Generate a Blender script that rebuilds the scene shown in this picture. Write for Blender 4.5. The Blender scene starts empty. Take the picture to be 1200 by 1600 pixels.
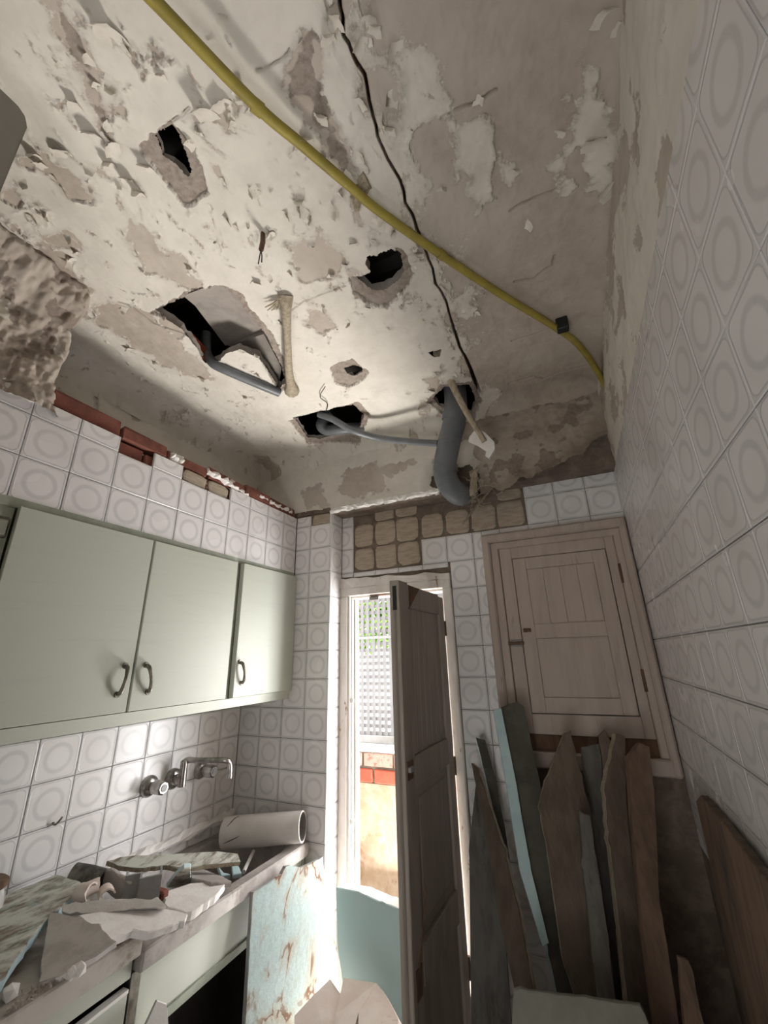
import bpy, bmesh, math, random
import numpy as np
from mathutils import Vector, Matrix

# ------------------------------------------------------------------ camera
# room unit: one wall tile (15 cm).  x right, y towards the back wall, z up from a tile joint 1.485 m over the floor
T = 0.15
Z0 = 1.485
CAM = (642.0, 0.337, -0.418, -0.026, 12.561, -13.873, 1.741)   # focal px, pitch, yaw, roll, position in tiles
def _axes():
    a, b, c = CAM[1:4]
    fw = np.array([math.sin(b)*math.cos(a), math.cos(b)*math.cos(a), math.sin(a)])
    r = np.array([math.cos(b), -math.sin(b), 0.0]); u = np.cross(r, fw)
    return r*math.cos(c)+u*math.sin(c), -r*math.sin(c)+u*math.cos(c), fw
AX_R, AX_U, AX_F = _axes()
CPOS = np.array(CAM[4:7])
def V(p):
    return (p[0]*T, p[1]*T, Z0+p[2]*T)
def ray(px, py):
    return AX_F*CAM[0]+AX_R*(px-600)+AX_U*(800-py)
def at(px, py, ax, val):
    """point of the real plane ax = val that was sighted at a photo pixel"""
    d = ray(px, py); i = 'xyz'.index(ax)
    return CPOS+d*((val-CPOS[i])/d[i])
def atp(px, py, p0, n):
    d = ray(px, py)
    return CPOS+d*(np.dot(np.array(p0)-CPOS, n)/np.dot(d, n))

scene = bpy.context.scene
COL = scene.collection
cd = bpy.data.cameras.new('camera')
cd.sensor_fit = 'VERTICAL'; cd.sensor_height = 36.0; cd.sensor_width = 27.0
cd.lens = CAM[0]/1600*36.0
cd.clip_start = 0.02
cam = bpy.data.objects.new('camera', cd); COL.objects.link(cam)
cam.matrix_world = Matrix(((AX_R[0], AX_U[0], -AX_F[0], CPOS[0]*T),
                           (AX_R[1], AX_U[1], -AX_F[1], CPOS[1]*T),
                           (AX_R[2], AX_U[2], -AX_F[2], Z0+CPOS[2]*T), (0, 0, 0, 1)))
scene.camera = cam

# ------------------------------------------------------------------ light
w = bpy.data.worlds.new('sky'); scene.world = w; w.use_nodes = True
w.node_tree.nodes['Background'].inputs[0].default_value = (1.0, 0.99, 0.975, 1)
w.node_tree.nodes['Background'].inputs[1].default_value = 3.0
def area(name, loc, target, sx, sy, power, col=(1, 1, 1)):
    l = bpy.data.lights.new(name, 'AREA'); l.shape = 'RECTANGLE'; l.size = sx*T; l.size_y = sy*T
    l.energy = power; l.color = col
    o = bpy.data.objects.new(name, l); COL.objects.link(o)
    o.location = V(loc)
    d = Vector(V(target))-Vector(V(loc))
    o.rotation_euler = d.to_track_quat('-Z', 'Y').to_euler()
    return o
# added lamp out of view on the terrace, for assumed daylight on the ceiling
area('terrace_fill', (6.4, 4.2, -8.2), (5.0, -4.5, 5.0), 5.0, 4.0, 52, (1.0, 0.97, 0.92))
# added fill lamp outside the door, brightens the left wall and sink
area('left_wall_fill', (10.0, 4.2, -1.0), (1.0, -4.0, -2.2), 3.0, 8.0, 15, (0.98, 0.98, 1.0))
# added weak fill lamp beyond an assumed doorway behind the camera
area('rear_fill', (9.0, -21.0, 1.0), (6.0, 0.0, 4.0), 9.0, 12.0, 0.35, (1.0, 0.96, 0.9))
scene.view_settings.view_transform = 'Standard'
scene.view_settings.look = 'None'
scene.view_settings.gamma = 1.0
scene.view_settings.use_curve_mapping = False
scene.view_settings.exposure = 0.82

# ------------------------------------------------------------------ noise
def _lattice(seed, n=128):
    return np.random.RandomState(seed).rand(n, n)
def vnoise(x, y, seed):
    g = _lattice(seed); n = g.shape[0]
    xi = np.floor(x).astype(int); yi = np.floor(y).astype(int)
    fx = x-xi; fy = y-yi
    fx = fx*fx*(3-2*fx); fy = fy*fy*(3-2*fy)
    x0, x1, y0, y1 = xi % n, (xi+1) % n, yi % n, (yi+1) % n
    return (g[x0, y0]*(1-fx)+g[x1, y0]*fx)*(1-fy)+(g[x0, y1]*(1-fx)+g[x1, y1]*fx)*fy
def fbm(x, y, seed, octv=5, gain=0.5):
    s = 0; a = 1; tot = 0
    for o in range(octv):
        s = s+a*vnoise(x*2**o+17.3*o, y*2**o+9.1*o, seed+o); tot += a; a *= gain
    return s/tot-0.5
def seg_dist(px, py, pts, closed=True):
    d = np.full(px.shape, 1e9); n = len(pts)
    for i in range(n if closed else n-1):
        ax, ay = pts[i][:2]; bx, by = pts[(i+1) % n][:2]
        dx, dy = bx-ax, by-ay
        t = np.clip(((px-ax)*dx+(py-ay)*dy)/(dx*dx+dy*dy+1e-12), 0, 1)
        d = np.minimum(d, np.hypot(px-ax-t*dx, py-ay-t*dy))
    return d
def poly_sd(px, py, pts):
    """signed distance, negative inside"""
    ins = np.zeros(px.shape, bool); n = len(pts)
    for i in range(n):
        ax, ay = pts[i][:2]; bx, by = pts[(i+1) % n][:2]
        if ay == by: continue
        ins ^= ((ay > py) != (by > py)) & (px < (bx-ax)*(py-ay)/(by-ay)+ax)
    d = seg_dist(px, py, pts)
    return np.where(ins, -d, d)

# ------------------------------------------------------------------ materials
class NT:
    def __init__(s, name):
        s.m = bpy.data.materials.new(name); s.m.use_nodes = True
        s.t = s.m.node_tree; s.t.nodes.clear()
        s.out = s.n('ShaderNodeOutputMaterial'); s.b = s.n('ShaderNodeBsdfPrincipled')
        s.t.links.new(s.b.outputs[0], s.out.inputs[0])
        s.tc = s.n('ShaderNodeTexCoord')
    def n(s, k): return s.t.nodes.new(k)
    def set(s, inp, v):
        if hasattr(v, 'is_linked') or isinstance(v, bpy.types.NodeSocket): s.t.links.new(v, inp)
        else: inp.default_value = v
    def math(s, op, a, b=0.0, c=0.0, clamp=False):
        x = s.n('ShaderNodeMath'); x.operation = op; x.use_clamp = clamp
        s.set(x.inputs[0], a); s.set(x.inputs[1], b); s.set(x.inputs[2], c)
        return x.outputs[0]
    def noise(s, scale, detail=4, rough=0.6, vec=None, stretch=None, dist=0.0):
        x = s.n('ShaderNodeTexNoise'); x.inputs['Scale'].default_value = scale
        x.inputs['Detail'].default_value = detail; x.inputs['Roughness'].default_value = rough
        x.inputs['Distortion'].default_value = dist
        v = vec or s.tc.outputs['Object']
        if stretch:
            mp = s.n('ShaderNodeMapping'); mp.inputs['Scale'].default_value = stretch
            s.t.links.new(v, mp.inputs[0]); v = mp.outputs[0]
        s.t.links.new(v, x.inputs['Vector'])
        return x.outputs[0]
    def step(s, v, lo, hi):
        x = s.n('ShaderNodeMapRange'); x.interpolation_type = 'SMOOTHSTEP'
        s.set(x.inputs[0], v); x.inputs[1].default_value = lo; x.inputs[2].default_value = hi
        return x.outputs[0]
    def mix(s, f, a, b):
        x = s.n('ShaderNodeMix'); x.data_type = 'RGBA'
        s.set(x.inputs[0], f)
        for i, v in ((6, a), (7, b)):
            if isinstance(v, tuple): v = tuple(v[:3])+(1,)
            s.set(x.inputs[i], v)
        return x.outputs[2]
    def attr(s, name):
        x = s.n('ShaderNodeAttribute'); x.attribute_name = name; return x.outputs['Fac']
    def bump(s, h, strength=0.3, dist=0.002, prev=None):
        x = s.n('ShaderNodeBump'); x.inputs['Strength'].default_value = strength
        x.inputs['Distance'].default_value = dist
        s.t.links.new(h, x.inputs['Height'])
        if prev: s.t.links.new(prev, x.inputs['Normal'])
        s.t.links.new(x.outputs[0], s.b.inputs['Normal'])
        return x.outputs[0]
    def done(s, color, rough=0.7, metal=0.0, spec=None):
        s.set(s.b.inputs['Base Color'], color if not isinstance(color, tuple) else tuple(color[:3])+(1,))
        s.set(s.b.inputs['Roughness'], rough); s.b.inputs['Metallic'].default_value = metal
        if spec is not None: s.b.inputs['Specular IOR Level'].default_value = spec
        return s.m
def basic(name, c1, c2=None, scale=8, rough=0.7, bump=0.25, bdist=0.002, metal=0.0, lo=0.4, hi=0.62, c3=None, s3=3.0, lo3=.55, hi3=.66, stretch=None, bscale=None, spec=None):
    """a surface of one colour, mottled with a second, stained with a third"""
    m = NT(name)
    nz = m.noise(scale, 6, 0.65, stretch=stretch)
    col = m.mix(m.step(nz, lo, hi), c1, c2 or c1)
    if c3:
        col = m.mix(m.step(m.noise(s3, 6, 0.7, stretch=stretch, dist=.6), lo3, hi3), col, c3)
    if bump: m.bump(m.noise(bscale or scale*3, 6, 0.7, stretch=stretch), bump, bdist)
    return m.done(col, rough, metal, spec)

def plaster_material():
    m = NT('peeling_plaster')
    peel = m.attr('peel'); bare = m.attr('bare'); stain = m.attr('stain')
    fine = m.noise(55, 6, 0.75); mid = m.noise(9, 5, 0.65); big = m.noise(2.2, 4, .6)
    paint = m.mix(m.step(mid, .35, .7), (.74, .695, .62), (.665, .62, .55))
    tan = m.mix(m.step(m.noise(14, 6, .7), .35, .65), (.52, .45, .385), (.45, .385, .325))
    tan = m.mix(m.step(big, .45, .65), tan, (.55, .485, .42))
    e = m.math('ADD', peel, m.math('MULTIPLY', m.math('SUBTRACT', fine, .5), .16))
    col = m.mix(m.step(e, -.015, .015), paint, tan)
    rough = m.mix(m.step(fine, .4, .65), (.36, .305, .26), (.27, .225, .19))
    col = m.mix(m.step(m.math('ADD', bare, m.math('MULTIPLY', m.math('SUBTRACT', fine, .5), .12)), -.02, .02), col, rough)
    st = m.math('MULTIPLY', stain, m.math('ADD', m.math('MULTIPLY', m.noise(7, 6, .7), 1.2), .15), clamp=True)
    col = m.mix(st, col, (.13, .085, .055))
    b = m.bump(m.math('MULTIPLY', m.step(e, -.03, .03), -1.0), .5, .0025)
    m.bump(m.noise(120, 6, .7), .22, .0015, b)
    return m.done(col, .85, spec=.25)

def tile_material():
    m = NT('glazed_tile')
    pos = m.n('ShaderNodeNewGeometry').outputs['Position']
    sx = m.n('ShaderNodeSeparateXYZ'); m.t.links.new(m.tc.outputs['UV'], sx.inputs[0])
    u = m.math('ABSOLUTE', m.math('SUBTRACT', sx.outputs[0], .5)); v = m.math('ABSOLUTE', m.math('SUBTRACT', sx.outputs[1], .5))
    r = m.math('SQRT', m.math('ADD', m.math('MULTIPLY', u, u), m.math('MULTIPLY', v, v)))
    fine = m.noise(260, 3, .6, pos)
    ring = m.math('SUBTRACT', 1.0, m.math('DIVIDE', m.math('ABSOLUTE', m.math('SUBTRACT', r, .30)), .075), clamp=True)
    ring = m.math('MULTIPLY', m.step(ring, .0, .75), m.math('ADD', .45, m.math('MULTIPLY', fine, .8)), clamp=True)
    # raised rounded-square line: distance to a rounded box
    R = .13; H = .455
    qx = m.math('MAXIMUM', m.math('SUBTRACT', u, H-R), 0.0); qy = m.math('MAXIMUM', m.math('SUBTRACT', v, H-R), 0.0)
    sd = m.math('SUBTRACT', m.math('SQRT', m.math('ADD', m.math('MULTIPLY', qx, qx), m.math('MULTIPLY', qy, qy))), R)
    line = m.math('SUBTRACT', 1.0, m.math('DIVIDE', m.math('ABSOLUTE', sd), .02), clamp=True)
    outer = m.step(sd, 0.0, .01)
    base = m.mix(m.step(m.noise(3, 3, .5, pos), .35, .65), (.80, .775, .765), (.745, .72, .715))
    col = m.mix(m.math('MULTIPLY', ring, .55), base, (.50, .495, .50))
    col = m.mix(m.math('MULTIPLY', outer, .3), col, (.52, .515, .52))
    col = m.mix(m.math('MULTIPLY', line, .62), col, (.46, .455, .46))
    col = m.mix(m.math('MULTIPLY', m.step(m.noise(3, 3, .5, pos), .45, .8), .18), col, (.42, .37, .31))
    b = m.bump(line, .35, .0015)
    m.bump(m.noise(14, 2, .5, pos), .06, .004, b)
    return m.done(col, m.math('ADD', .20, m.math('MULTIPLY', m.noise(4, 2, .5, pos), .12)), spec=.5)

M = {}
M['plaster'] = plaster_material()
M['tile'] = tile_material()
M['grout'] = basic('grout_bed', (.68, .66, .64), (.58, .56, .54), 12, .9, .3)
M['cement'] = basic('dark_cement', (.16, .122, .095), (.23, .18, .14), 14, .95, .8, .004, c3=(.12, .085, .065))  # cement bed; its dark tone also stands in for shade low right
M['pad'] = basic('mortar_pad', (.44, .365, .285), (.36, .29, .22), 16, .95, .7, .003, stretch=(1, 1, 5))
M['brick'] = basic('red_brick', (.22, .075, .05), (.15, .05, .035), 10, .9, .7, .003, c3=(.52, .43, .36), s3=9, lo3=.6, hi3=.64)
M['whiteplaster'] = basic('broken_white_plaster', (.84, .81, .78), (.77, .735, .70), 18, .95, .6, .003, c3=(.50, .42, .36), s3=5, lo3=.64, hi3=.74)
M['sage'] = basic('sage_laminate', (.50, .52, .45), (.465, .485, .415), 240, .42, .06, .0005, stretch=(1, 1, 14), c3=(.46, .475, .41), s3=2.2, lo3=.5, hi3=.75)
M['sage_dark'] = basic('sage_edge', (.40, .43, .35), (.33, .36, .29), 20, .55, .1)
M['oldpaint'] = basic('old_painted_wood', (.47, .39, .335), (.42, .345, .295), 3, .62, .25, .001, c3=(.27, .205, .165), s3=4, lo3=.6, hi3=.75, stretch=(6, 6, .8), bscale=18)
M['leafpaint'] = basic('weathered_door_paint', (.36, .31, .265), (.31, .265, .225), 3, .6, .3, .001, c3=(.20, .16, .125), s3=4, lo3=.58, hi3=.75, stretch=(6, 6, .6), bscale=18)
M['rawwood'] = basic('bare_brown_wood', (.17, .10, .06), (.10, .055, .035), 10, .85, .5, .002, stretch=(3, 3, .6))
M['framewhite'] = basic('flaking_frame_paint', (.74, .69, .645), (.66, .60, .55), 8, .7, .4, .0015, c3=(.36, .22, .15), s3=9, lo3=.64, hi3=.67, stretch=(2, 2, .7))
M['alu'] = basic('grey_aluminium', (.46, .46, .45), (.38, .38, .37), 8, .45, .1, metal=.3)
M['chrome'] = basic('dull_chrome', (.50, .47, .45), (.30, .28, .27), 30, .28, .15, .001, metal=1.0)
M['handle'] = basic('tarnished_handle', (.17, .155, .13), (.26, .24, .20), 30, .4, .1, metal=.8)
M['pvcgrey'] = basic('grey_pvc', (.125, .135, .145), (.165, .175, .185), 9, .42, .15, .001, c3=(.33, .32, .30), s3=20, lo3=.66, hi3=.70)
M['pvcwhite'] = basic('white_pvc', (.66, .62, .585), (.58, .545, .51), 5, .45, .06, .001, c3=(.42, .35, .30), s3=7, lo3=.66, hi3=.8)
M['pvcinside'] = basic('pipe_inside', (.23, .21, .20), (.17, .16, .15), 8, .7, .1)
M['yellow'] = basic('yellow_pipe_paint', (.36, .285, .05), (.29, .23, .045), 12, .5, .2, .001, c3=(.50, .44, .33), s3=26, lo3=.66, hi3=.69)
M['void'] = basic('void_shade', (.05, .042, .036), (.035, .03, .026), 5, .95, .3)  # near-black colour paints the shade into hollows, open carcasses and cracks
M['innerboard'] = basic('old_ceiling_board', (.36, .32, .285), (.29, .255, .225), 10, .9, .3)
M['fibre'] = basic('plaster_soaked_fibre', (.50, .425, .32), (.36, .295, .21), 30, .95, .9, .004, stretch=(3, 3, .7))
M['blue'] = basic('light_blue_edge', (.50, .65, .665), (.43, .58, .61), 12, .8, .3, c3=(.50, .52, .48), s3=9, lo3=.62, hi3=.7)
M['teal'] = basic('blue_green_distemper', (.43, .565, .575), (.46, .58, .585), 5, .8, .4, .002, c3=(.25, .38, .38), s3=7, lo3=.6, hi3=.7)
M['marbled'] = basic('mouldy_board', (.56, .56, .50), (.19, .15, .11), 7, .8, .4, .002, lo=.42, hi=.66, stretch=(4.5, 1.6, 3.0), c3=(.33, .42, .38), s3=7, lo3=.58, hi3=.68)
M['darkboard'] = basic('brown_stained_board', (.155, .115, .085), (.105, .078, .057), 7, .85, .9, .006, stretch=(3, 3, .7), c3=(.11, .08, .06), s3=3)
M['slateboard'] = basic('grey_stained_board', (.165, .155, .135), (.115, .108, .095), 7, .85, .9, .006, stretch=(3, 3, .7), c3=(.07, .055, .042), s3=4, lo3=.52, hi3=.68)
M['greenboard'] = basic('mossy_green_board', (.105, .098, .078), (.07, .065, .05), 7, .85, .9, .006, c3=(.13, .10, .075), s3=4)
M['rustboard'] = basic('rusty_brown_board', (.20, .125, .085), (.14, .09, .062), 7, .85, .9, .006, stretch=(3, 3, .7), c3=(.07, .055, .042), s3=4, lo3=.52, hi3=.68)
M['palebox'] = basic('pale_grey_green_board', (.24, .24, .195), (.20, .20, .16), 7, .85, .4, .002, c3=(.27, .25, .20), s3=8, lo3=.62, hi3=.68)
M['stone'] = basic('worn_stone', (.44, .40, .375), (.34, .305, .285), 14, .5, .3, .001, c3=(.25, .20, .165), s3=5, lo3=.55, hi3=.68)
M['worktop'] = basic('dusty_worktop', (.49, .455, .41), (.40, .365, .32), 10, .8, .4, .002, c3=(.27, .22, .175), s3=6, lo3=.52, hi3=.66)
M['gravel'] = basic('plaster_crumbs', (.40, .34, .285), (.55, .50, .45), 30, .95, .4)
M['greymetal'] = basic('dirty_grey_metal', (.27, .265, .265), (.35, .34, .33), 12, .45, .3, .001)
M['greytile'] = basic('broken_grey_sheet', (.56, .52, .485), (.43, .395, .365), 12, .8, .3)
M['burnt'] = basic('scorched_pipe', (.055, .05, .045), (.28, .25, .22), 9, .7, .4)
M['peach'] = basic('pinkish_plaster', (.78, .66, .60), (.83, .74, .68), 9, .95, .5, .003, c3=(.42, .27, .18), s3=6, lo3=.6, hi3=.72)
M['boxgrey'] = basic('grey_sheet_metal', (.27, .25, .22), (.25, .23, .205), 6, .5, .05)
M['floor'] = basic('dusty_floor', (.26, .22, .19), (.18, .15, .13), 6, .9, .4)
M['lattice'] = basic('white_lattice', (.30, .30, .305), (.27, .27, .28), 5, .6, .05)
M['render'] = basic('weathered_wall_render', (.31, .215, .14), (.38, .30, .22), 7, .95, .7, .004, c3=(.22, .125, .07), s3=3.5, lo3=.53, hi3=.68)
M['extbrick'] = basic('terrace_brick', (.36, .075, .04), (.28, .06, .03), 12, .9, .5, .003)
M['pinkbrick'] = basic('worn_pink_brick', (.40, .25, .205), (.30, .12, .085), 22, .9, .6, .003, lo=.5, hi=.6)
M['whitewall'] = basic('white_house_wall', (.80, .80, .79), (.76, .76, .75), 3, .9, .1)
M['leaf'] = basic('garden_leaf', (.16, .30, .035), (.24, .42, .07), 3, .6, .1)
M['terrace'] = basic('terrace_floor', (.50, .44, .38), (.44, .38, .33), 5, .9, .3)
M['blacktape'] = basic('black_clip', (.012, .014, .013), None, 8, .5, .05)
M['glassjar'] = basic('cloudy_jar', (.70, .68, .66), (.63, .61, .59), 6, .15, .05)

# stained blue slab: tide lines of brown over pale blue
def stained_blue():
    m = NT('water_stained_blue_board')
    nz = m.noise(3.2, 5, .55, dist=.5)
    k = m.math('PINGPONG', m.math('MULTIPLY', nz, 4.5), 0.5)
    ln = m.math('SUBTRACT', 1.0, m.step(k, .02, .07)); halo = m.math('SUBTRACT', 1.0, m.step(k, .06, .3))
    base = m.mix(m.step(m.noise(60, 6, .8), .4, .65), (.37, .47, .47), (.33, .395, .385))
    base = m.mix(m.step(m.noise(2.4, 5, .6), .45, .68), base, (.34, .305, .25))
    msk = m.step(m.noise(5, 3, .5), .34, .52)
    col = m.mix(m.math('MULTIPLY', halo, m.math('MULTIPLY', msk, .45)), base, (.33, .22, .11))
    col = m.mix(m.math('MULTIPLY', ln, msk), col, (.15, .075, .035))
    m.bump(m.noise(40, 6, .7), .7, .004)
    return m.done(col, .85)
M['stainedblue'] = stained_blue()

# ------------------------------------------------------------------ objects
def tag(o, label=None, cat=None, group=None, kind=None):
    if label: o['label'] = label
    if cat: o['category'] = cat
    if group: o['group'] = group
    if kind: o['kind'] = kind
    return o
def empty(name, p, label=None, cat=None, group=None, kind=None):
    o = bpy.data.objects.new(name, None); COL.objects.link(o); o.location = V(p); o.empty_display_size = .05
    return tag(o, label, cat, group, kind)
def wloc(o):
    l = Vector((0, 0, 0))
    while o: l = l+Vector(o.location); o = o.parent
    return l
class MB:
    """collects vertices (tile units) and faces; build() links them as one mesh object"""
    def __init__(s): s.v = []; s.f = []; s.mi = []; s.cur = 0
    def add(s, vs, fs):
        b = len(s.v); s.v += [tuple(map(float, p)) for p in vs]
        for f in fs: s.f.append([i+b for i in f]); s.mi.append(s.cur)
        return s
    def box(s, x0, x1, y0, y1, z0, z1, c=0.0):
        """box with its edges chamfered by c"""
        if c <= 0:
            vs = [(x, y, z) for z in (z0, z1) for y in (y0, y1) for x in (x0, x1)]
            return s.add(vs, [(0, 2, 3, 1), (4, 5, 7, 6), (0, 1, 5, 4), (2, 6, 7, 3), (0, 4, 6, 2), (1, 3, 7, 5)])
        bm = bmesh.new()
        bmesh.ops.create_cube(bm, size=1)
        for v in bm.verts:
            v.co = Vector((x0 if v.co.x < 0 else x1, y0 if v.co.y < 0 else y1, z0 if v.co.z < 0 else z1))
        bmesh.ops.bevel(bm, geom=bm.edges[:], offset=c, segments=1, affect='EDGES')
        bm.verts.index_update()
        s.add([v.co[:] for v in bm.verts], [[v.index for v in f.verts] for f in bm.faces]); bm.free()
        return s
    def tube(s, pts, r, n=12, cap=True, smooth=0, inner=None):
        pts = [np.array(p, float) for p in pts]
        rs = list(r) if hasattr(r, '__len__') else [r]*len(pts)
        if smooth:
            P = [pts[0]*2-pts[1]]+pts+[pts[-1]*2-pts[-2]]; Rr = [rs[0]]+rs+[rs[-1]]
            o = []; orr = []
            for i in range(1, len(P)-2):
                for k in range(smooth):
                    t = k/smooth
                    a, b, c, d = P[i-1:i+3]
                    o.append(.5*((2*b)+(-a+c)*t+(2*a-5*b+4*c-d)*t*t+(-a+3*b-3*c+d)*t**3))
                    orr.append(Rr[i]*(1-t)+Rr[i+1]*t)
            o.append(pts[-1]); orr.append(rs[-1]); pts, rs = o, orr
        up = None; vs = []; fs = []
        for i, p in enumerate(pts):
            d = pts[min(i+1, len(pts)-1)]-pts[max(i-1, 0)]; d = d/(np.linalg.norm(d)+1e-12)
            if up is None:
                a = np.array([0, 0, 1.0]) if abs(d[2]) < .9 else np.array([1.0, 0, 0]); up = np.cross(d, a)
            up = up-d*np.dot(up, d); up = up/np.linalg.norm(up); sd = np.cross(d, up)
            for k in range(n):
                an = 2*math.pi*k/n; vs.append(p+rs[i]*(up*math.cos(an)+sd*math.sin(an)))
        m = len(pts)
        for i in range(m-1):
            for k in range(n):
                fs.append((i*n+k, i*n+(k+1) % n, (i+1)*n+(k+1) % n, (i+1)*n+k))
        if cap: fs.append(list(range(n))[::-1]); fs.append([(m-1)*n+k for k in range(n)])
        return s.add(vs, fs)
    def prism(s, pts, d):
        """polygon swept by the vector d"""
        n = len(pts); pts = [np.array(p, float) for p in pts]; d = np.array(d, float)
        fs = [list(range(n)), [n+i for i in range(n)][::-1]]
        fs += [(i, n+i, n+(i+1) % n, (i+1) % n) for i in range(n)]
        return s.add(pts+[p+d for p in pts], fs)
    def mesh(s, name, origin, mats):
        me = bpy.data.meshes.new(name)
        me.from_pydata([tuple(Vector(V(p))-origin) for p in s.v], [], s.f)
        for m in (mats if isinstance(mats, (list, tuple)) else [mats]): me.materials.append(m)
        if any(s.mi): me.polygons.foreach_set('material_index', s.mi)
        bm = bmesh.new(); bm.from_mesh(me); bmesh.ops.recalc_face_normals(bm, faces=bm.faces[:]); bm.to_mesh(me); bm.free()
        return me
    def build(s, name, mats, parent=None, loc=None, smooth=False):
        org = wloc(parent) if parent else Vector(V(loc) if loc is not None else V(np.mean(np.array(s.v), axis=0)))
        me = s.mesh(name, org, mats)
        if smooth:
            me.polygons.foreach_set('use_smooth', [True]*len(me.polygons))
            try: me.set_sharp_from_angle(angle=math.radians(40))
            except Exception: pass
        o = bpy.data.objects.new(name, me); COL.objects.link(o)
        if parent: o.parent = parent
        else: o.location = org
        return o

# ------------------------------------------------------------------ plaster surfaces (grids with paint, cracks and holes)
def plaster_grid(name, fn, U, Vv, fields, hole=None, parent=None, kind='structure', mat=None, loc=(0, 0, 0), thick=None):
    """fn(u, v, d) -> x, y, z arrays ; fields: dict of float attributes (arrays) ; hole: bool array of vertices to drop"""
    nu, nv = U.shape
    x, y, z = fn
    co = np.stack([x*T, y*T, Z0+z*T], -1).reshape(-1, 3)-np.array(V(loc))
    idx = np.arange(nu*nv).reshape(nu, nv)
    q = np.stack([idx[:-1, :-1], idx[1:, :-1], idx[1:, 1:], idx[:-1, 1:]], -1).reshape(-1, 4)
    if hole is not None:
        h = hole.reshape(-1)
        q = q[~(h[q].sum(1) >= 3)]
    used = np.unique(q); remap = np.full(nu*nv, -1); remap[used] = np.arange(len(used))
    co = co[used]; q = remap[q]
    me = bpy.data.meshes.new(name)
    me.vertices.add(len(co)); me.vertices.foreach_set('co', co.reshape(-1).astype(np.float32))
    me.loops.add(q.size); me.loops.foreach_set('vertex_index', q.reshape(-1).astype(np.int32))
    me.polygons.add(len(q)); me.polygons.foreach_set('loop_start', np.arange(0, q.size, 4, dtype=np.int32))
    me.polygons.foreach_set('use_smooth', np.ones(len(q), bool))
    me.update(calc_edges=True); me.validate()
    for k in ('peel', 'bare', 'stain'):
        a = me.attributes.new(k, 'FLOAT', 'POINT')
        f = fields.get(k, np.full(U.shape, -1.0 if k != 'stain' else 0.0))
        a.data.foreach_set('value', f.reshape(-1)[used].astype(np.float32))
    me.materials.append(mat or M['plaster'])
    o = bpy.data.objects.new(name, me); COL.objects.link(o)
    if parent: o.parent = parent
    o.location = V(loc)
    if parent: o.location = Vector(V(loc))-wloc(parent)
    if kind: o['kind'] = kind
    return o

ZC = 10.4      # ceiling
W = 14.53      # right wall
D2 = 0.9       # plane of the door wall (behind the tiled corner piece)
def cpx(pts, z=ZC): return [tuple(at(a, b, 'z', z)[:2]) for a, b in pts]

HOLES = [
 cpx([(242,213),(268,195),(280,210),(288,235),(300,268),(297,282),(286,276),(270,257),(255,248),(250,230)]),
 cpx([(572,398),(600,392),(612,384),(628,400),(632,425),(622,442),(600,457),(580,455),(556,437),(578,425),(570,410)]),
 cpx([(537,578),(550,572),(565,575),(568,583),(555,590),(542,587)]),
 cpx([(238,487),(285,468),(300,455),(340,448),(370,465),(385,490),(415,525),(440,575),(446,598),(438,608),(425,593),(405,560),(375,545),(352,553),(344,563),(330,570),(318,566),(308,545),(285,515),(262,500)]),
 cpx([(457,655),(500,645),(553,640),(570,655),(560,678),(500,690),(480,688)], 10.3),
 cpx([(677,636),(695,617),(735,615),(746,640),(738,652),(690,650)], 10.1),
 cpx([(668,548),(690,543),(688,556),(678,556)]),
]
RINGS = [
 cpx([(217,225),(240,205),(270,190),(300,225),(315,260),(326,300),(292,328),(262,290),(240,260),(225,243)]),
 cpx([(545,437),(553,460),(580,478),(605,482),(630,455),(648,430),(634,395),(612,378),(625,400),(570,430)]),
 cpx([(515,575),(530,565),(550,560),(577,580),(570,592),(545,606),(525,600)]),
 cpx([(232,490),(300,452),(345,446),(378,460),(392,485),(425,520),(450,575),(450,604),(436,612),(405,562),(380,540),(320,520),(262,500)]),
 cpx([(450,660),(560,632),(578,652),(562,690),(480,696)], 10.3),
 cpx([(667,640),(690,612),(740,608),(755,636),(740,656),(690,655)], 10.1),
]
PEELS = [cpx(p) for p in (
 [(72,0),(90,0),(110,25),(135,75),(148,98),(150,120),(160,165),(175,240),(165,225),(145,150),(128,112),(105,80),(85,35)],
 [(40,240),(60,230),(85,255),(130,285),(145,300),(162,318),(150,320),(95,295),(60,270),(30,262)],
 [(8,300),(25,285),(28,320),(5,312)],
 [(305,185),(350,165),(380,150),(388,165),(362,180),(350,193),(318,190)],
 [(440,130),(470,70),(485,45),(500,70),(505,110),(500,140),(520,185),(545,240),(555,280),(535,295),(520,250),(500,205),(480,165),(455,160)],
 [(200,340),(225,350),(260,390),(300,430),(325,455),(290,450),(230,420),(205,380)],
 [(40,385),(75,378),(105,400),(120,430),(145,450),(125,470),(90,440),(40,405)],
 [(170,470),(215,480),(265,520),(310,560),(330,590),(300,590),(240,560),(190,525),(140,500)],
 [(452,385),(500,360),(540,400),(530,430),(480,440),(460,420)],
 [(480,500),(500,480),(525,510),(510,520),(495,515)],
 [(655,590),(690,575),(700,595),(690,612),(668,612)],
 [(620,608),(640,600),(648,615),(632,622)],
 [(580,622),(600,625),(595,636),(582,634)],
 [(660,0),(900,0),(935,60),(930,160),(870,230),(860,330),(820,320),(700,340),(650,260),(640,200),(700,180),(690,100),(640,60)],
 [(760,440),(830,400),(870,395),(860,440),(810,470),(765,470)],
 [(800,530),(860,515),(935,500),(955,560),(900,580),(800,610),(740,600),(735,560)],
 [(700,420),(740,400),(800,380),(840,420),(800,450),(730,440)],
)]
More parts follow.
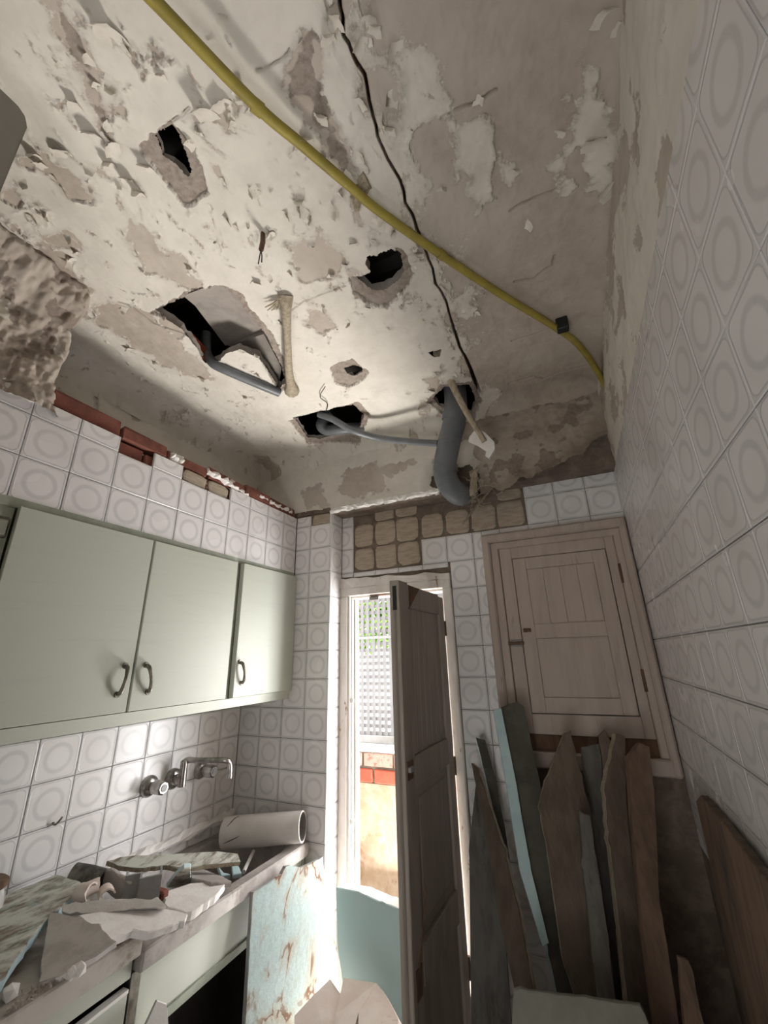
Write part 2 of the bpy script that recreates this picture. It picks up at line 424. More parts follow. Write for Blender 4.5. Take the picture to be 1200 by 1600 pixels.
STREAKS = [cpx(p) for p in (      # paint that still holds inside the bare right-hand area
 [(700,195),(755,185),(770,240),(775,310),(745,330),(715,260)],
 [(905,100),(935,110),(955,180),(960,280),(925,290),(905,250),(895,180)],
 [(780,250),(805,265),(800,292),(785,285)],
 [(860,250),(890,235),(900,290),(880,310)],
)]
CRACK = cpx([(530,-12),(532,10),(536,25),(536,50),(538,55),(545,65),(552,85),(557,95),(570,115),(573,130),(577,155),(582,175),(588,195),(590,210),(605,245),(612,258),(625,280),(631,298),(633,315),(645,335),(652,358),(656,366),(664,388),(670,405),(676,418),(680,440),(690,455),(697,468),(700,480),(705,500),(712,520),(718,540),(726,555),(735,575),(742,595),(748,610)])
MINOR = [cpx(p) for p in (
 [(690,185),(712,172),(728,166),(748,158),(765,146),(775,140)],
 [(797,330),(815,318),(840,308),(870,296)],
 [(804,441),(835,435),(852,420),(863,415),(866,400)],
 [(795,600),(820,592),(835,588),(850,592),(870,583),(890,578),(925,565)],
 [(800,534),(830,524),(870,512)],
 [(400,108),(412,107),(430,97),(445,86),(452,76)],
 [(262,190),(280,180),(296,165)],
 [(430,480),(450,488),(475,470),(540,447)],
 [(185,470),(200,475),(240,505),(285,520)],
)]
n_u, n_v = 720, 640
gu = np.concatenate([np.linspace(0.0, 10.55, 470), np.linspace(10.56, 11.2, 100), np.linspace(11.22, W, 150)]); gv = np.linspace(-14.6, 0.0, n_v)
U, Vv = np.meshgrid(gu, gv, indexing='ij')
jx = (fbm(U*6, Vv*6, 71, 2))*.05; jy = (fbm(U*6+40, Vv*6, 73, 2))*.05
X = U.copy(); Y = Vv.copy()
X[1:-1, 1:-1] += jx[1:-1, 1:-1]; Y[1:-1, 1:-1] += jy[1:-1, 1:-1]
# paint loss: noise pulled along the room plus the larger losses seen in place
an = fbm(X*1.3+fbm(X, Y, 5, 3)*1.2, Y*.75, 11, 6, .6)
dens = np.clip(.185+.11*(fbm(X*.35, Y*.35, 21, 3))*2, .03, .3)
peel = (an-dens)*1.1
chips = (fbm(X*5.5+fbm(X*2, Y*2, 6, 2)*3, Y*3.2, 13, 5, .6)-.235-.05*(fbm(X*.7, Y*.7, 14, 2)))*.7
peel = np.maximum(peel, chips)
for p in PEELS:
    peel = np.maximum(peel, (-poly_sd(X, Y, p)+fbm(X*4, Y*4, 31, 4)*.5)*.45)
right = np.clip((X-11.1+fbm(X*1.1, Y*.8, 44, 4)*2.4)/2.0, -1, 1)
peel = np.maximum(peel, right*.20-.03+an*.35)
for p in STREAKS:
    peel = np.minimum(peel, (poly_sd(X, Y, p)+fbm(X*4, Y*4, 33, 4)*.5)*.45)
cen = np.clip(1.2-np.hypot((X-7.5)/2.6, (Y+3.0)/2.4), 0, 1)*.16      # paint holds best in the middle
peel = peel-cen*(X < 10.8)
bare = np.full(X.shape, -1.0)
for p in RINGS: bare = np.maximum(bare, -poly_sd(X, Y, p)+fbm(X*7, Y*7, 35, 3)*.12)
ring = bare > 0
for p in (PEELS[0], PEELS[4]): bare = np.maximum(bare, -poly_sd(X, Y, p)-.05+fbm(X*3.5, Y*3.5, 36, 5)*.5)
band = np.clip((peel+.085)/.085, 0, 1)*(peel < 0)
curl = band**2*np.clip(fbm(X*2.2, Y*2.2, 55, 3)*3+.35, 0, 1)
dz = fbm(X*.5, Y*.5, 61, 3)*.10+fbm(X*2.6, Y*1.6, 62, 4)*.05
dz -= np.where(peel < 0, .015+curl*.07, 0)
dz += np.where((bare > 0) & ~ring, fbm(X*6, Y*6, 63, 4)*.10+.02, 0)
dz += np.where(ring, .09+fbm(X*7, Y*7, 64, 4)*.10, 0)
dz += np.where((peel > 0) & (bare < 0), fbm(X*5, Y*3, 66, 4)*.035, 0)
stain = np.zeros(X.shape)
cd_ = seg_dist(X, Y, CRACK, False)
wid = .020+.008*(Y > -5)+.012*np.clip(fbm(X*2, Y*2, 81, 2)*2, 0, 1)+.03*np.exp(-((Y+1.6)/1.4)**2)
dz += np.where(cd_ < wid, .7*np.minimum(1, 2.2*(1-(cd_/wid)**2)), 0)
stain = np.maximum(stain, np.clip(1-(cd_-wid)/.02, 0, 1)*1.3)
for k, p in enumerate(MINOR):
    d = seg_dist(X, Y, p, False)
    ww = (.024 if k in (0, 1, 2, 3, 4) else .014)
    dz += np.where(d < ww, .12*(1-d/ww), 0)
    stain = np.maximum(stain, np.clip(1-d/.04, 0, 1)*.7*(fbm(X*3, Y*3, 90+k, 3)*1.4+.55))
stain = np.maximum(stain, np.clip((X-9.0)/3, 0, 1)*np.clip((Y+3.2)/2.6, 0, 1)*.33)
stain = np.maximum(stain, np.clip(1-np.hypot((X-2.4)/1.0, (Y+11.0)/2.2), 0, 1)*1.2*(fbm(X*2, Y*2, 93, 4)+.35))
grime = np.clip(fbm(X*.9, Y*.7, 95, 6, .65)*2.0-.05, 0, 1)*.30+np.clip((peel+.06)/.06, 0, 1)*(peel < 0)*.22
stain = np.maximum(stain, grime)
R_C = .85
def cove(d): return np.where(d < R_C, R_C-np.sqrt(np.maximum(R_C**2-(R_C-np.clip(d, 0, R_C))**2, 0)), 0)
Zg = ZC+dz-np.maximum(np.maximum(cove(-Y), cove(X)*.9), cove(W-X)*.45)
hole = np.zeros(X.shape, bool)
for k, p in enumerate(HOLES): hole |= (poly_sd(X, Y, p)+fbm(X*9, Y*9, 99, 2)*.05) < 0
hole &= ~((cd_ < 0))
ceiling = plaster_grid('ceiling', (X, Y, Zg), U, Vv, dict(peel=peel, bare=bare, stain=stain), hole, loc=(7, -7, ZC))
tag(ceiling, 'peeling off-white plaster ceiling with holes, cracks and bare patches')
def ceil_z(x, y):
    i = int(np.clip(np.searchsorted(gu, x), 1, n_u-1)); j = int(np.clip(np.searchsorted(gv, y), 1, n_v-1))
    return float(np.median(Zg[max(i-2, 0):i+2, max(j-2, 0):j+2]))
# broken thickness of the ceiling sheet round each hole, and the dark void above
def hole_rim(poly, name='hole_edge', h=.28, zc=None):
    mb = MB(); n = len(poly); rnd = random.Random(n*7)
    pts = []
    for i in range(n):
        a, b = np.array(poly[i]), np.array(poly[(i+1) % n])
        k = max(1, int(np.linalg.norm(b-a)/.12))
        for t in range(k): pts.append(a+(b-a)*t/k+np.array([rnd.uniform(-.02, .02), rnd.uniform(-.02, .02)]))
    c = np.mean(pts, axis=0); m = len(pts)
    lo = [(p[0]*1.0+(p[0]-c[0])*.06, p[1]+(p[1]-c[1])*.06, ceil_z(p[0], p[1])+.02) for p in pts]
    hi = [(p[0], p[1], ceil_z(p[0], p[1])+h+rnd.uniform(-.08, .05)) for p in pts]
    mb.add(lo+hi, [(i, (i+1) % m, m+(i+1) % m, m+i) for i in range(m)])
    return mb.build(name, M['innerboard'], ceiling)
for k, p in enumerate(HOLES): 
    if k not in (4, 5): hole_rim(p, h=(.16, .26, .05, .26, 0, 0, .06)[k])
hole_rim(HOLES[4], h=.2); hole_rim(HOLES[5], h=.2)
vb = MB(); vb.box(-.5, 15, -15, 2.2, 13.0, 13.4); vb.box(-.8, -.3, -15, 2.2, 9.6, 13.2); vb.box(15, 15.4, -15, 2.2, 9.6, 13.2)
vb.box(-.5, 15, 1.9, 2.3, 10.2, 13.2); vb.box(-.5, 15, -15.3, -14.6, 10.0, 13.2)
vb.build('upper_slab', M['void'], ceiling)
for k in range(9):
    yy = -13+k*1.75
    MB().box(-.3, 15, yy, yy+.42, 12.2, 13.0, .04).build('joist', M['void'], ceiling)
# sheet of old board that shows through the big hole, and a red brick at its lip
def zpoly(pts, zs): return [at(a, b, 'z', zz) for (a, b), zz in zip(pts, zs)]
p = zpoly([(286,462),(345,440),(392,482),(412,520),(372,535),(352,540),(330,508),(305,478)], [10.75,10.72,10.8,11.2,11.5,11.5,11.5,11.1])
MB().prism(p, (0, 0, .12)).build('hanging_board', M['innerboard'], ceiling)
p = zpoly([(356,540),(412,522),(440,575),(436,600),(405,560),(380,548)], [11.4,11.0,10.8,10.8,11.2,11.4])
MB().prism(p, (0, 0, .12)).build('hanging_board', M['innerboard'], ceiling)
p = zpoly([(284,540),(296,541),(322,566),(316,574),(300,567)], [10.47]*5)
MB().prism(p, (0, 0, .5)).build('brick', M['extbrick'], ceiling)

# curled chips of paint
def flake_mesh(k):
    rnd = random.Random(100+k); mb = MB(); nu_, nv_ = 6, 5; vs = []
    for i in range(nu_):
        t = i/(nu_-1); curl_ = (1.2+.7*rnd.random())*t
        wdt = (.5*(1-.55*t*rnd.uniform(.7, 1.2)))
        for j in range(nv_):
            s_ = (j/(nv_-1)-.5)*2*wdt+rnd.uniform(-.05, .05)
            rr = .75
            vs.append((rr*math.sin(curl_)+rnd.uniform(-.03, .03), s_, -(rr*(1-math.cos(curl_)))-.01))
    fs = [(i*nv_+j, i*nv_+j+1, (i+1)*nv_+j+1, (i+1)*nv_+j) for i in range(nu_-1) for j in range(nv_-1)]
    mb.add(vs, fs)
    me = bpy.data.meshes.new('paint_flake'); me.from_pydata([(a*T, b*T, c*T) for a, b, c in mb.v], [], mb.f)
    me.polygons.foreach_set('use_smooth', [True]*len(me.polygons)); me.materials.append(M['flake'])
    return me
M['flake'] = basic('paint_flake', (.74, .69, .61), (.68, .63, .55), 10, .85, .15)
FL = [flake_mesh(k) for k in range(8)]
rnd = random.Random(4)
def flake(x, y, size, ang, tilt=0.0, k=None):
    o = bpy.data.objects.new('paint_flake', FL[k if k is not None else rnd.randrange(8)]); COL.objects.link(o)
    o.parent = ceiling
    o.location = Vector(V((x, y, ceil_z(x, y)+.005)))-Vector(ceiling.location)
    o.rotation_euler = (rnd.uniform(-.12, .12), tilt, ang); o.scale = (size, size*rnd.uniform(.7, 1.3), size*rnd.uniform(.5, 1.0))
for (a, b, s_, ang) in [(178,70,.42,-1.2),(925,232,.5,-1.4),(958,285,.55,-2.2),(688,300,.22,-.9),(800,272,.2,-1.0),(330,190,.45,-1.5),(360,180,.4,-1.7),(380,160,.35,-1.2),(450,322,.35,.6),(470,330,.3,1.0),(435,335,.3,.4),(505,320,.35,.8),
                        (60,255,.3,-1.0),(70,268,.3,-1.1),(150,225,.35,-1.0),(120,180,.35,-.8),(230,270,.3,-.9),(205,295,.4,-.9),(220,310,.35,-.9),(100,250,.3,-.9),(345,345,.3,.2),(360,355,.25,.4),(255,130,.2,-1),(585,60,.25,-1.1),(575,45,.25,-1.1),(525,50,.3,-1.2),(515,70,.25,-1.2),(480,230,.3,-1.0),(500,195,.3,-.9),(550,245,.3,.2),(560,260,.25,.4),(350,40,.2,-1),(740,155,.2,.5),(935,40,.35,-1.2),(870,215,.2,-1),(820,350,.2,.6),(960,45,.3,-1.3)]:
    q = at(a, b, 'z', ZC); flake(q[0], q[1], s_, ang)
placed = 0
while placed < 150:
    x, y = rnd.uniform(1.0, 11.5), rnd.uniform(-12.5, -.9)
    i, j = int(np.searchsorted(gu, x)), int(np.searchsorted(gv, y))
    if i >= n_u or j >= n_v or not (-.07 < peel[i, j] < .015) or hole[i, j] or cd_[i, j] < .15: continue
    if min(abs(float(poly_sd(np.array([x]), np.array([y]), h)[0])) for h in HOLES) < .2: continue
    gx = peel[min(i+3, n_u-1), j]-peel[i-3, j]; gy = peel[i, min(j+3, n_v-1)]-peel[i, j-3]
    flake(x, y, rnd.uniform(.08, .24)*(1.25 if y < -7 else 1), math.atan2(gy, gx)+rnd.uniform(-.6, .6)); placed += 1

# ------------------------------------------------------------------ walls
def wall_back_fields(X, Z, seed, brown):
    pn = fbm(X*1.2, Z*1.2, seed, 6, .6)
    peel = pn*.9-.17+brown*.5
    return peel
nu_, nv_ = 330, 84
U2, V2 = np.meshgrid(np.linspace(0, W, nu_), np.linspace(6.7, ZC-.2, nv_), indexing='ij')
X2 = U2; Z2 = V2.copy()
bot = np.interp(X2, [0, 2.3, 4.0, 8.6, 9.2, 9.9, 11.0, 11.6, 12.8, 13.6, 14.6], [7.62, 7.7, 7.62, 7.5, 7.2, 6.9, 7.15, 7.35, 7.5, 7.9, 8.5])+fbm(X2*3, Z2*0+3, 12, 4)*.35*np.clip((X2-8.4)/.6, .25, 1)
brown = np.clip((X2-8.9+fbm(X2*.8, Z2*.8, 8, 4)*3)/1.6, 0, 1)
pl2 = wall_back_fields(X2, Z2, 141, brown)-.12*(1-brown)
for q in ([(540,735),(590,725),(605,765),(550,780),(528,765)], [(585,735),(640,715),(650,722),(610,745)], [(470,770),(500,755),(515,790),(480,795)]):
    pp = [tuple(at(a, b, 'y', 0)[[0, 2]]) for a, b in q]
    pl2 = np.maximum(pl2, (-poly_sd(X2, Z2, pp)+fbm(X2*6, Z2*6, 17, 4)*.5)*.6)
y2 = -.03+fbm(X2*1.1, Z2*1.1, 18, 5)*.16-.12*brown+np.where(pl2 > 0, .03+fbm(X2*6, Z2*6, 19, 4)*.06, 0)
y2 = y2-np.clip(.35-(Z2-bot), 0, .35)*.25*brown
elb = [tuple(at(a, b, 'y', 0)[[0, 2]]) for a, b in [(672,760),(680,735),(735,728),(752,745),(750,785),(735,800),(690,775)]]
st2 = np.clip(brown*.42+np.clip(.8-(Z2-bot), 0, .8)*.45*np.clip(brown+.25, 0, 1)+np.clip(.5-poly_sd(X2, Z2, elb), 0, .5)*.8, 0, 1)
cr = [tuple(at(a, b, 'y', 0)[[0, 2]]) for a, b in [(690,640),(760,605),(850,585),(950,560)]]
wb_fn = (X2, y2, Z2)
wall_back = empty('wall_back', (7, 1.2, 3), kind='structure')
plaster_grid('upper_plaster', wb_fn, U2, V2, dict(peel=pl2, bare=np.where(brown > .5, fbm(X2*2, Z2*2, 20, 5)*1.2-.12, -1), stain=st2),
             (Z2 < bot) | (poly_sd(X2, Z2, elb)+fbm(X2*5, Z2*5, 23, 3)*.2 < 0), parent=wall_back, kind=None)
cm = MB()
# masonry behind the tiles of the back wall
cm.box(-.6, 3.97, .06, 1.45, -9.9, 7.45)                 # block in the corner
cm.box(3.5, 4.1, .96, 1.45, -9.9, 7.4); cm.box(4.1, 8.45, .96, 1.45, 4.45, 7.4); cm.box(8.45, 15.2, .96, 1.45, 5.65, 7.4)
cm.box(8.45, 10.1, .96, 1.45, -9.9, 5.7); cm.box(14.4, 15.2, .96, 1.45, -9.9, 5.7); cm.box(10.0, 14.5, 1.4, 1.45, -1.6, 5.8); cm.box(9.95, 14.6, .97, 1.45, -9.9, -1.45)  # last box left bare and dark in place of shade below the cupboard
cm.build('masonry', M['cement'], wall_back)
lm = MB(); lm.box(-.6, 8.75, .08, 2.4, 7.42, 10.3); lm.box(8.75, 9.95, .5, 2.4, 7.3, 10.3); lm.box(9.95, 15.2, .25, 2.4, 7.42, 10.3)
lm.build('lintel', M['cement'], wall_back)
# white broken edge along the foot of the lintel
def rough_bar(pts, w_, h_, seed, dirs=((0, 1, 0), (0, 0, 1))):
    rr = random.Random(seed); mb = MB(); n = len(pts); ring = 7; vs = []
    d1, d2 = np.array(dirs[0], float), np.array(dirs[1], float)
    for p in pts:
        for k in range(ring):
            an_ = 2*math.pi*k/ring; q = rr.uniform(.7, 1.25)
            vs.append(np.array(p)+d1*math.cos(an_)*w_*q+d2*math.sin(an_)*h_*q+np.array([rr.uniform(-.04, .04)]*3))
    fs = [(i*ring+k, i*ring+(k+1) % ring, (i+1)*ring+(k+1) % ring, (i+1)*ring+k) for i in range(n-1) for k in range(ring)]
    fs += [list(range(ring)), [(n-1)*ring+k for k in range(ring)]]
    mb.add(vs, fs); return mb
rough_bar([(4.0+i*.12, -.02, 7.52+.0*i) for i in range(40)], .10, .13, 3).build('plaster_edge', M['whiteplaster'], wall_back)
rough_bar([(2.35+i*.12, .02, 7.6) for i in range(15)], .07, .08, 4).build('plaster_edge', M['cement'], wall_back)
# white plaster band over the tiles at the right
nb = MB(); top = []; pts = []
rr = random.Random(9)
for i in range(26):
    x = 10.6+(W-10.6)*i/25; tz = np.interp(x, [10.6, 11.6, 13, 14.0, 14.6], [7.3, 7.75, 7.95, 8.35, 8.7])+rr.uniform(-.06, .06)
    top.append((x, .86, tz)); pts.append((x, .86, 7.44))
nb.prism(pts+top[::-1], (0, .3, 0)); nb.build('plaster_band', M['whiteplaster'], wall_back)
rough_bar([(9.4+i*.14, .25+.5*min(1, i/8), np.interp(9.4+i*.14, [9.4, 10, 11.6, 13, 14.0, 14.6], [7.1, 7.2, 7.75, 7.95, 8.3, 8.7])-.02) for i in range(37)], .25, .10, 14).build('plaster_edge', M['cement'], wall_back)

# tiles
TILE = {}
def tile_mesh(u0, u1, v0, v1, axis):
    key = (round(u0, 3), round(u1, 3), round(v0, 3), round(v1, 3), axis)
    if key in TILE: return TILE[key]
    g = .008; c = .010; th = .07
    a0, a1, b0, b1 = u0+g, u1-g, v0+g, v1-g
    P = [(a0+c, b0+c, 0), (a1-c, b0+c, 0), (a1-c, b1-c, 0), (a0+c, b1-c, 0), (a0, b0, -c), (a1, b0, -c), (a1, b1, -c), (a0, b1, -c), (a0, b0, -th), (a1, b0, -th), (a1, b1, -th), (a0, b1, -th)]
    F = [(0, 1, 2, 3)]+[(i+4, (i+1) % 4+4, (i+1) % 4, i) for i in range(4)]+[(i+8, (i+1) % 4+8, (i+1) % 4+4, i+4) for i in range(4)]
    conv = {'x+': lambda u, v, w_: (w_, u, v), 'x-': lambda u, v, w_: (-w_, -u+1, v), 'y-': lambda u, v, w_: (u, -w_, v)}[axis]
    me = bpy.data.meshes.new('tile')
    me.from_pydata([tuple(np.array(conv(p[0], p[1], p[2]))*T) for p in P], [], F)
    uv = me.uv_layers.new(name='UVMap')
    for l in me.loops: uv.data[l.index].uv = P[l.vertex_index][:2]
    me.materials.append(M['tile']); me.update()
    TILE[key] = me
    return me
trnd = random.Random(77)
def tile(parent, axis, a, b, c, u0=0, u1=1, v0=0, v1=1):
    """tile with its full-size corner at (a, b, c); u0..v1 say which part of it is there"""
    if u1-u0 < .06 or v1-v0 < .06: return
    o = bpy.data.objects.new('tile', tile_mesh(u0, u1, v0, v1, axis)); COL.objects.link(o); o.parent = parent
    o.location = Vector(V((a, b, c)))-wloc(parent)
    s_ = .0035
    o.rotation_euler = (trnd.uniform(-s_, s_) if axis[0] != 'x' else trnd.uniform(-s_, s_)*.3, trnd.uniform(-s_, s_)*.3 if axis[0] != 'x' else trnd.uniform(-s_, s_), trnd.uniform(-s_, s_))
def clip01(lo, hi, k): return max(0, lo-k), min(1, hi-k)
# left wall under the cabinet
wall_left = empty('wall_left', (-.3, -7, 0), kind='structure')
MB().box(-1.2, -.06, -16, 0, -9.9, 10.2).build('masonry', M['grout'], wall_left)
for k in range(12):
    for z in range(-5, 1):
        tile(wall_left, 'x+', 0, -.945-k, z, 0, .945 if k == 0 else 1, *clip01(-4.3, .5, z))
nu_, nv_ = 300, 70
U3, V3 = np.meshgrid(np.linspace(-14.6, 0, nu_), np.linspace(6.3, ZC-.5, nv_), indexing='ij')
pl3 = fbm(U3*1.3, V3*1.3, 151, 6, .6)*.9-.2+np.clip(V3-9.3, 0, 1)*.15
x3 = .0+fbm(U3*.8, V3*.8, 152, 4)*.12+fbm(U3*5, V3*5, 153, 4)*.03
ck = [tuple(at(a, b, 'x', 0)[[1, 2]]) for a, b in [(153,545),(151,565),(153,590),(150,615),(151,645)]]
cdd = seg_dist(U3, V3, ck, False)
plaster_grid('upper_plaster', (x3-np.where(cdd < .035, .12, 0), U3, V3), U3, V3, dict(peel=pl3, stain=np.clip(1-cdd/.06, 0, 1)*.9), parent=wall_left, kind=None)

# brick skin over the cabinet (its front tiled, its top broken off)
XS = 2.27
wall_soffit = empty('wall_soffit', (XS-.3, -7, 6), kind='structure')
MB().box(1.75, XS-.06, -16, .05, 5.0, 7.0).build('masonry', M['cement'], wall_soffit)
for k in range(15):
    for z in (5, 6, 7):
        if z == 7 and k in (7, 5, 4): continue
        tile(wall_soffit, 'x+', XS, -.87-k, z, 0, .87 if k == 0 else 1, *clip01(5.05, 7.45, z))
def brick_run(parent, x0, x1, ya, yb, z0, z1, L, seed, mat, gap=.06):
    rr = random.Random(seed); y = ya
    while y < yb-.2:
        l = min(L*rr.uniform(.85, 1.1), yb-y)
        h = z1+rr.uniform(-.12, .08)
        mb = MB(); mb.box(x0, x1+rr.uniform(-.05, .03), y+gap/2, y+l-gap/2, z0, h, .03)
        mb.v = [(a+rr.uniform(-.02, .02), b+rr.uniform(-.02, .02), c+(rr.uniform(-.06, .06) if c > (z0+z1)/2 else 0)) for a, b, c in mb.v]
        mb.build('brick', mat, parent); y += l
brick_run(wall_soffit, 1.78, XS-.08, -15.5, -.9, 7.0, 7.42, 1.65, 5, M['brick'])
brick_run(wall_soffit, 1.8, XS-.04, -9.6, -.05, 7.46, 7.84, 1.65, 6, M['brick'])
rough_bar([(XS-.12, -4.9+i*.13, 7.70-.015*i) for i in range(16)], .13, .13, 21, ((1, 0, 0), (0, 0, 1))).build('mortar_lump', M['whiteplaster'], wall_soffit)
rough_bar([(XS-.12, -2.4+i*.12, 7.66) for i in range(19)], .10, .10, 22, ((1, 0, 0), (0, 0, 1))).build('mortar_lump', M['whiteplaster'], wall_soffit)
rough_bar([(XS-.1, -6.3+i*.1, 7.62) for i in range(5)], .10, .14, 23, ((1, 0, 0), (0, 0, 1))).build('mortar_lump', M['whiteplaster'], wall_soffit)
rough_bar([(XS-.05, -12.6+i*.14, 7.42+.0*i) for i in range(21)], .12, .16, 24, ((1, 0, 0), (0, 0, 1))).build('mortar_lump', M['whiteplaster'], wall_soffit)
def pad(parent, plane, a0, a1, b0, b1, seed, mat=None, square=0):
    """blob of tile adhesive pressed flat: rounded square with a domed face"""
    rr = random.Random(seed); ring = 20; vs = []; fs = []
    ca, cb = (a0+a1)/2, (b0+b1)/2; ha, hb = (a1-a0)/2, (b1-b0)/2
    rad = [rr.uniform(.93, 1.03) for _ in range(ring)]
    for lv, (sc, dp) in enumerate(((1.0, .10), (.97, .02), (.82, 0.0))):
        for k in range(ring):
            an_ = 2*math.pi*k/ring; e = .42+square*1.3
            cx = math.copysign(abs(math.cos(an_))**e, math.cos(an_)); cy = math.copysign(abs(math.sin(an_))**e, math.sin(an_))
            vs.append((ca+ha*cx*sc*rad[k], cb+hb*cy*sc*rad[k], dp))
    for lv in range(2):
        for k in range(ring): fs.append((lv*ring+k, lv*ring+(k+1) % ring, (lv+1)*ring+(k+1) % ring, (lv+1)*ring+k))
    fs.append([2*ring+k for k in range(ring)])
    conv = (lambda a, b, w_: (a, plane[1]+w_, b)) if plane[0] == 'y' else (lambda a, b, w_: (plane[1]-w_, a, b))
    MB().add([conv(*p) for p in vs], fs).build('mortar_pad', mat or M['pad'], parent)
pad(wall_soffit, ('x', XS-.03), -5.82, -4.9, 7.0, 7.42, 1); pad(wall_soffit, ('x', XS-.03), -4.83, -3.95, 6.98, 7.42, 2)
# back wall: corner block, its return, and the door wall
for cx in range(4):
    for z in range(-6, 8):
        if cx == 3 and z == 7: continue
        if cx < 2 and z > 0: continue
        u0 = .29 if (cx == 2 and z > 4) else 0
        tile(wall_back, 'y-', cx, 0, z, u0, 1, *clip01(-9, 7.45, z))
pad(wall_back, ('y', .03), 3.06, 3.95, 7.02, 7.48, 3, square=-.1)
for z in range(-10, 8):
    tile(wall_back, 'x+', 4.0, 0.0, z, .0, .9, *clip01(-9.9, 7.47 if z < 7 else 7.5, z))
E0 = 4.554
for z in range(-10, 8):
    tile(wall_back, 'y-', E0-1, D2, z, .45, 1, *clip01(4.82, 7.45, z))
    for cx in range(10):
        x = E0+cx
        lo = 4.80 if x < 8.0 else (4.80 if x < 8.6 else -9.9)
        if z >= 5 and x < 7.5: continue
        if z == 5 and cx >= 5: lo = 5.80
        if z == 6 and x < 11.5: continue
        if z == 7 and x < 11.5: continue
        if z < 5 and cx > 5: continue
        if z < 5 and cx == 5:
            tile(wall_back, 'y-', x, D2, z, 0, .34 if z > -2 else 1)
            continue
        if z == 5 and cx == 5:
            tile(wall_back, 'y-', x, D2, z, 0, .34); tile(wall_back, 'y-', x, D2, z, .34, 1, .8, 1); continue
        if z < -1 and 5 < cx < 9 and z > -5:
            tile(wall_back, 'y-', x, D2, z, 0, 1, *clip01(-9, -1.5, z)); continue
        if z < 5 and cx == 4:
            if z < 4: tile(wall_back, 'y-', x, D2, z, .08, 1)
            else: tile(wall_back, 'y-', x, D2, z, .08, 1)
            continue
        if z < 4: continue
        tile(wall_back, 'y-', x, D2, z, 0, 1, *clip01(lo, 7.45, z))
i = 30
for (a0, a1, b0, b1) in ((4.62,5.52,5.06,5.98),(5.56,6.52,5.05,6.0),(6.54,7.5,5.05,6.0),(4.62,5.5,6.03,7.0),(5.54,6.5,6.02,7.02),(6.5,7.48,6.02,7.02),(5.56,6.45,7.06,7.58),(6.5,7.47,7.06,7.62),
                         (7.58,8.5,6.03,7.0),(8.58,9.52,6.02,6.98),(9.56,10.5,6.03,6.98),(10.53,11.5,6.02,7.0),(10.6,11.5,7.04,7.5)):
    pad(wall_back, ('y', .88), a0, a1, b0, b1, i, square=rnd.uniform(-.12, .1)); i += 1
# right wall
wall_right = empty('wall_right', (W+.3, -7, 0), kind='structure')
MB().box(W+.06, W+1.2, -16, 2.4, -9.9, 10.6).build('masonry', M['grout'], wall_right)
MB().box(W+.02, W+.2, -16, 1.2, -9.9, -3.05, .01).build('shade_sheet', M['cement'], wall_right)  # dark sheet instead of tiles, stands in for deep shade low down
for k in range(-1, 13):
    for z in range(-3, 8):
        y0 = -.1-k                    # tile spans y0-1 .. y0
        if k == -1: tile(wall_right, 'x-', W, y0-1, z, 0, .999, *clip01(-9, 7.47, z))
        else: tile(wall_right, 'x-', W, y0-1, z, 0, 1, *clip01(-9, 7.47, z))
nu_, nv_ = 300, 64
U4, V4 = np.meshgrid(np.linspace(-14.6, .95, nu_), np.linspace(7.44, ZC-.05, nv_), indexing='ij')
pl4 = fbm(U4*.9, V4*1.6, 161, 6, .6)*.8-.06
low4 = np.clip((V4-7.47)/.8, 0, 1)
x4 = W+.012-(fbm(U4*.7, V4*1.2, 162, 4)*.14+.03)*low4-np.where(pl4 < 0, .015, 0)*low4-fbm(U4*5, V4*5, 163, 4)*.03*low4
st4 = np.clip((U4+5)/5, 0, 1)*.3*(fbm(U4*2, V4*2, 164, 4)+.6)
plaster_grid('upper_plaster', (x4, U4, V4), U4, V4, dict(peel=pl4, stain=st4), parent=wall_right, kind=None)
# the rest of the room
fl = MB(); fl.box(-1, 15.5, -16, 2.4, -10.3, -9.9); tag(fl.build('floor', M['floor']), kind='structure')
wf = MB(); wf.box(-1.2, 7.0, -16.6, -16, -9.9, 10.6); wf.box(12.5, 15.7, -16.6, -16, -9.9, 10.6); wf.box(7.0, 12.5, -16.6, -16, 4.2, 10.6); wf.box(4, 15.5, -26.6, -26, -9.9, 10.6); wf.box(4, 4.4, -26, -16.6, -9.9, 10.6); wf.box(15.2, 15.6, -26, -16.6, -9.9, 10.6); wf.box(4, 15.6, -26, -16.6, 10.6, 10.9)
tag(wf.build('wall_front', M['whitewall']), kind='structure')
cf = MB(); cf.box(-1.2, 15.7, -16.6, -14.55, 10.35, 10.8); tag(cf.build('trim_1', M['whiteplaster']), kind='structure')

# stump of the broken partition over the far end of the cabinet
nu_, nv_ = 120, 110
U5, V5 = np.meshgrid(np.linspace(-14.0, -9.3, nu_), np.linspace(7.2, ZC+.1, nv_), indexing='ij')
edge = -9.55+fbm(V5*2, V5*0, 171, 4)*.5+np.interp(V5, [7.2, 7.6, 8.5, 9.2, 10.5], [.35, .1, .02, .1, -.05])
x5 = 2.42+fbm(U5*.9, V5*.9, 172, 5)*.5+(fbm(U5*4.5, V5*3.0, 173, 5))*.22+fbm(U5*14, V5*5, 176, 3)*.12+np.clip((V5-9.3), 0, 1)*.5
x5 = np.where(U5 > edge-.25, x5-.5*np.clip((U5-edge+.25)/.25, 0, 1.4)**2, x5)
wall_partition = empty('wall_partition', (2.2, -11, 8), kind='structure')
st5 = np.clip((fbm(U5*2.2, V5*1.6, 174, 6, .65))*2.2+.0+np.clip((U5+10.6)/1.0, 0, 1)*.35, 0, 1)*.8
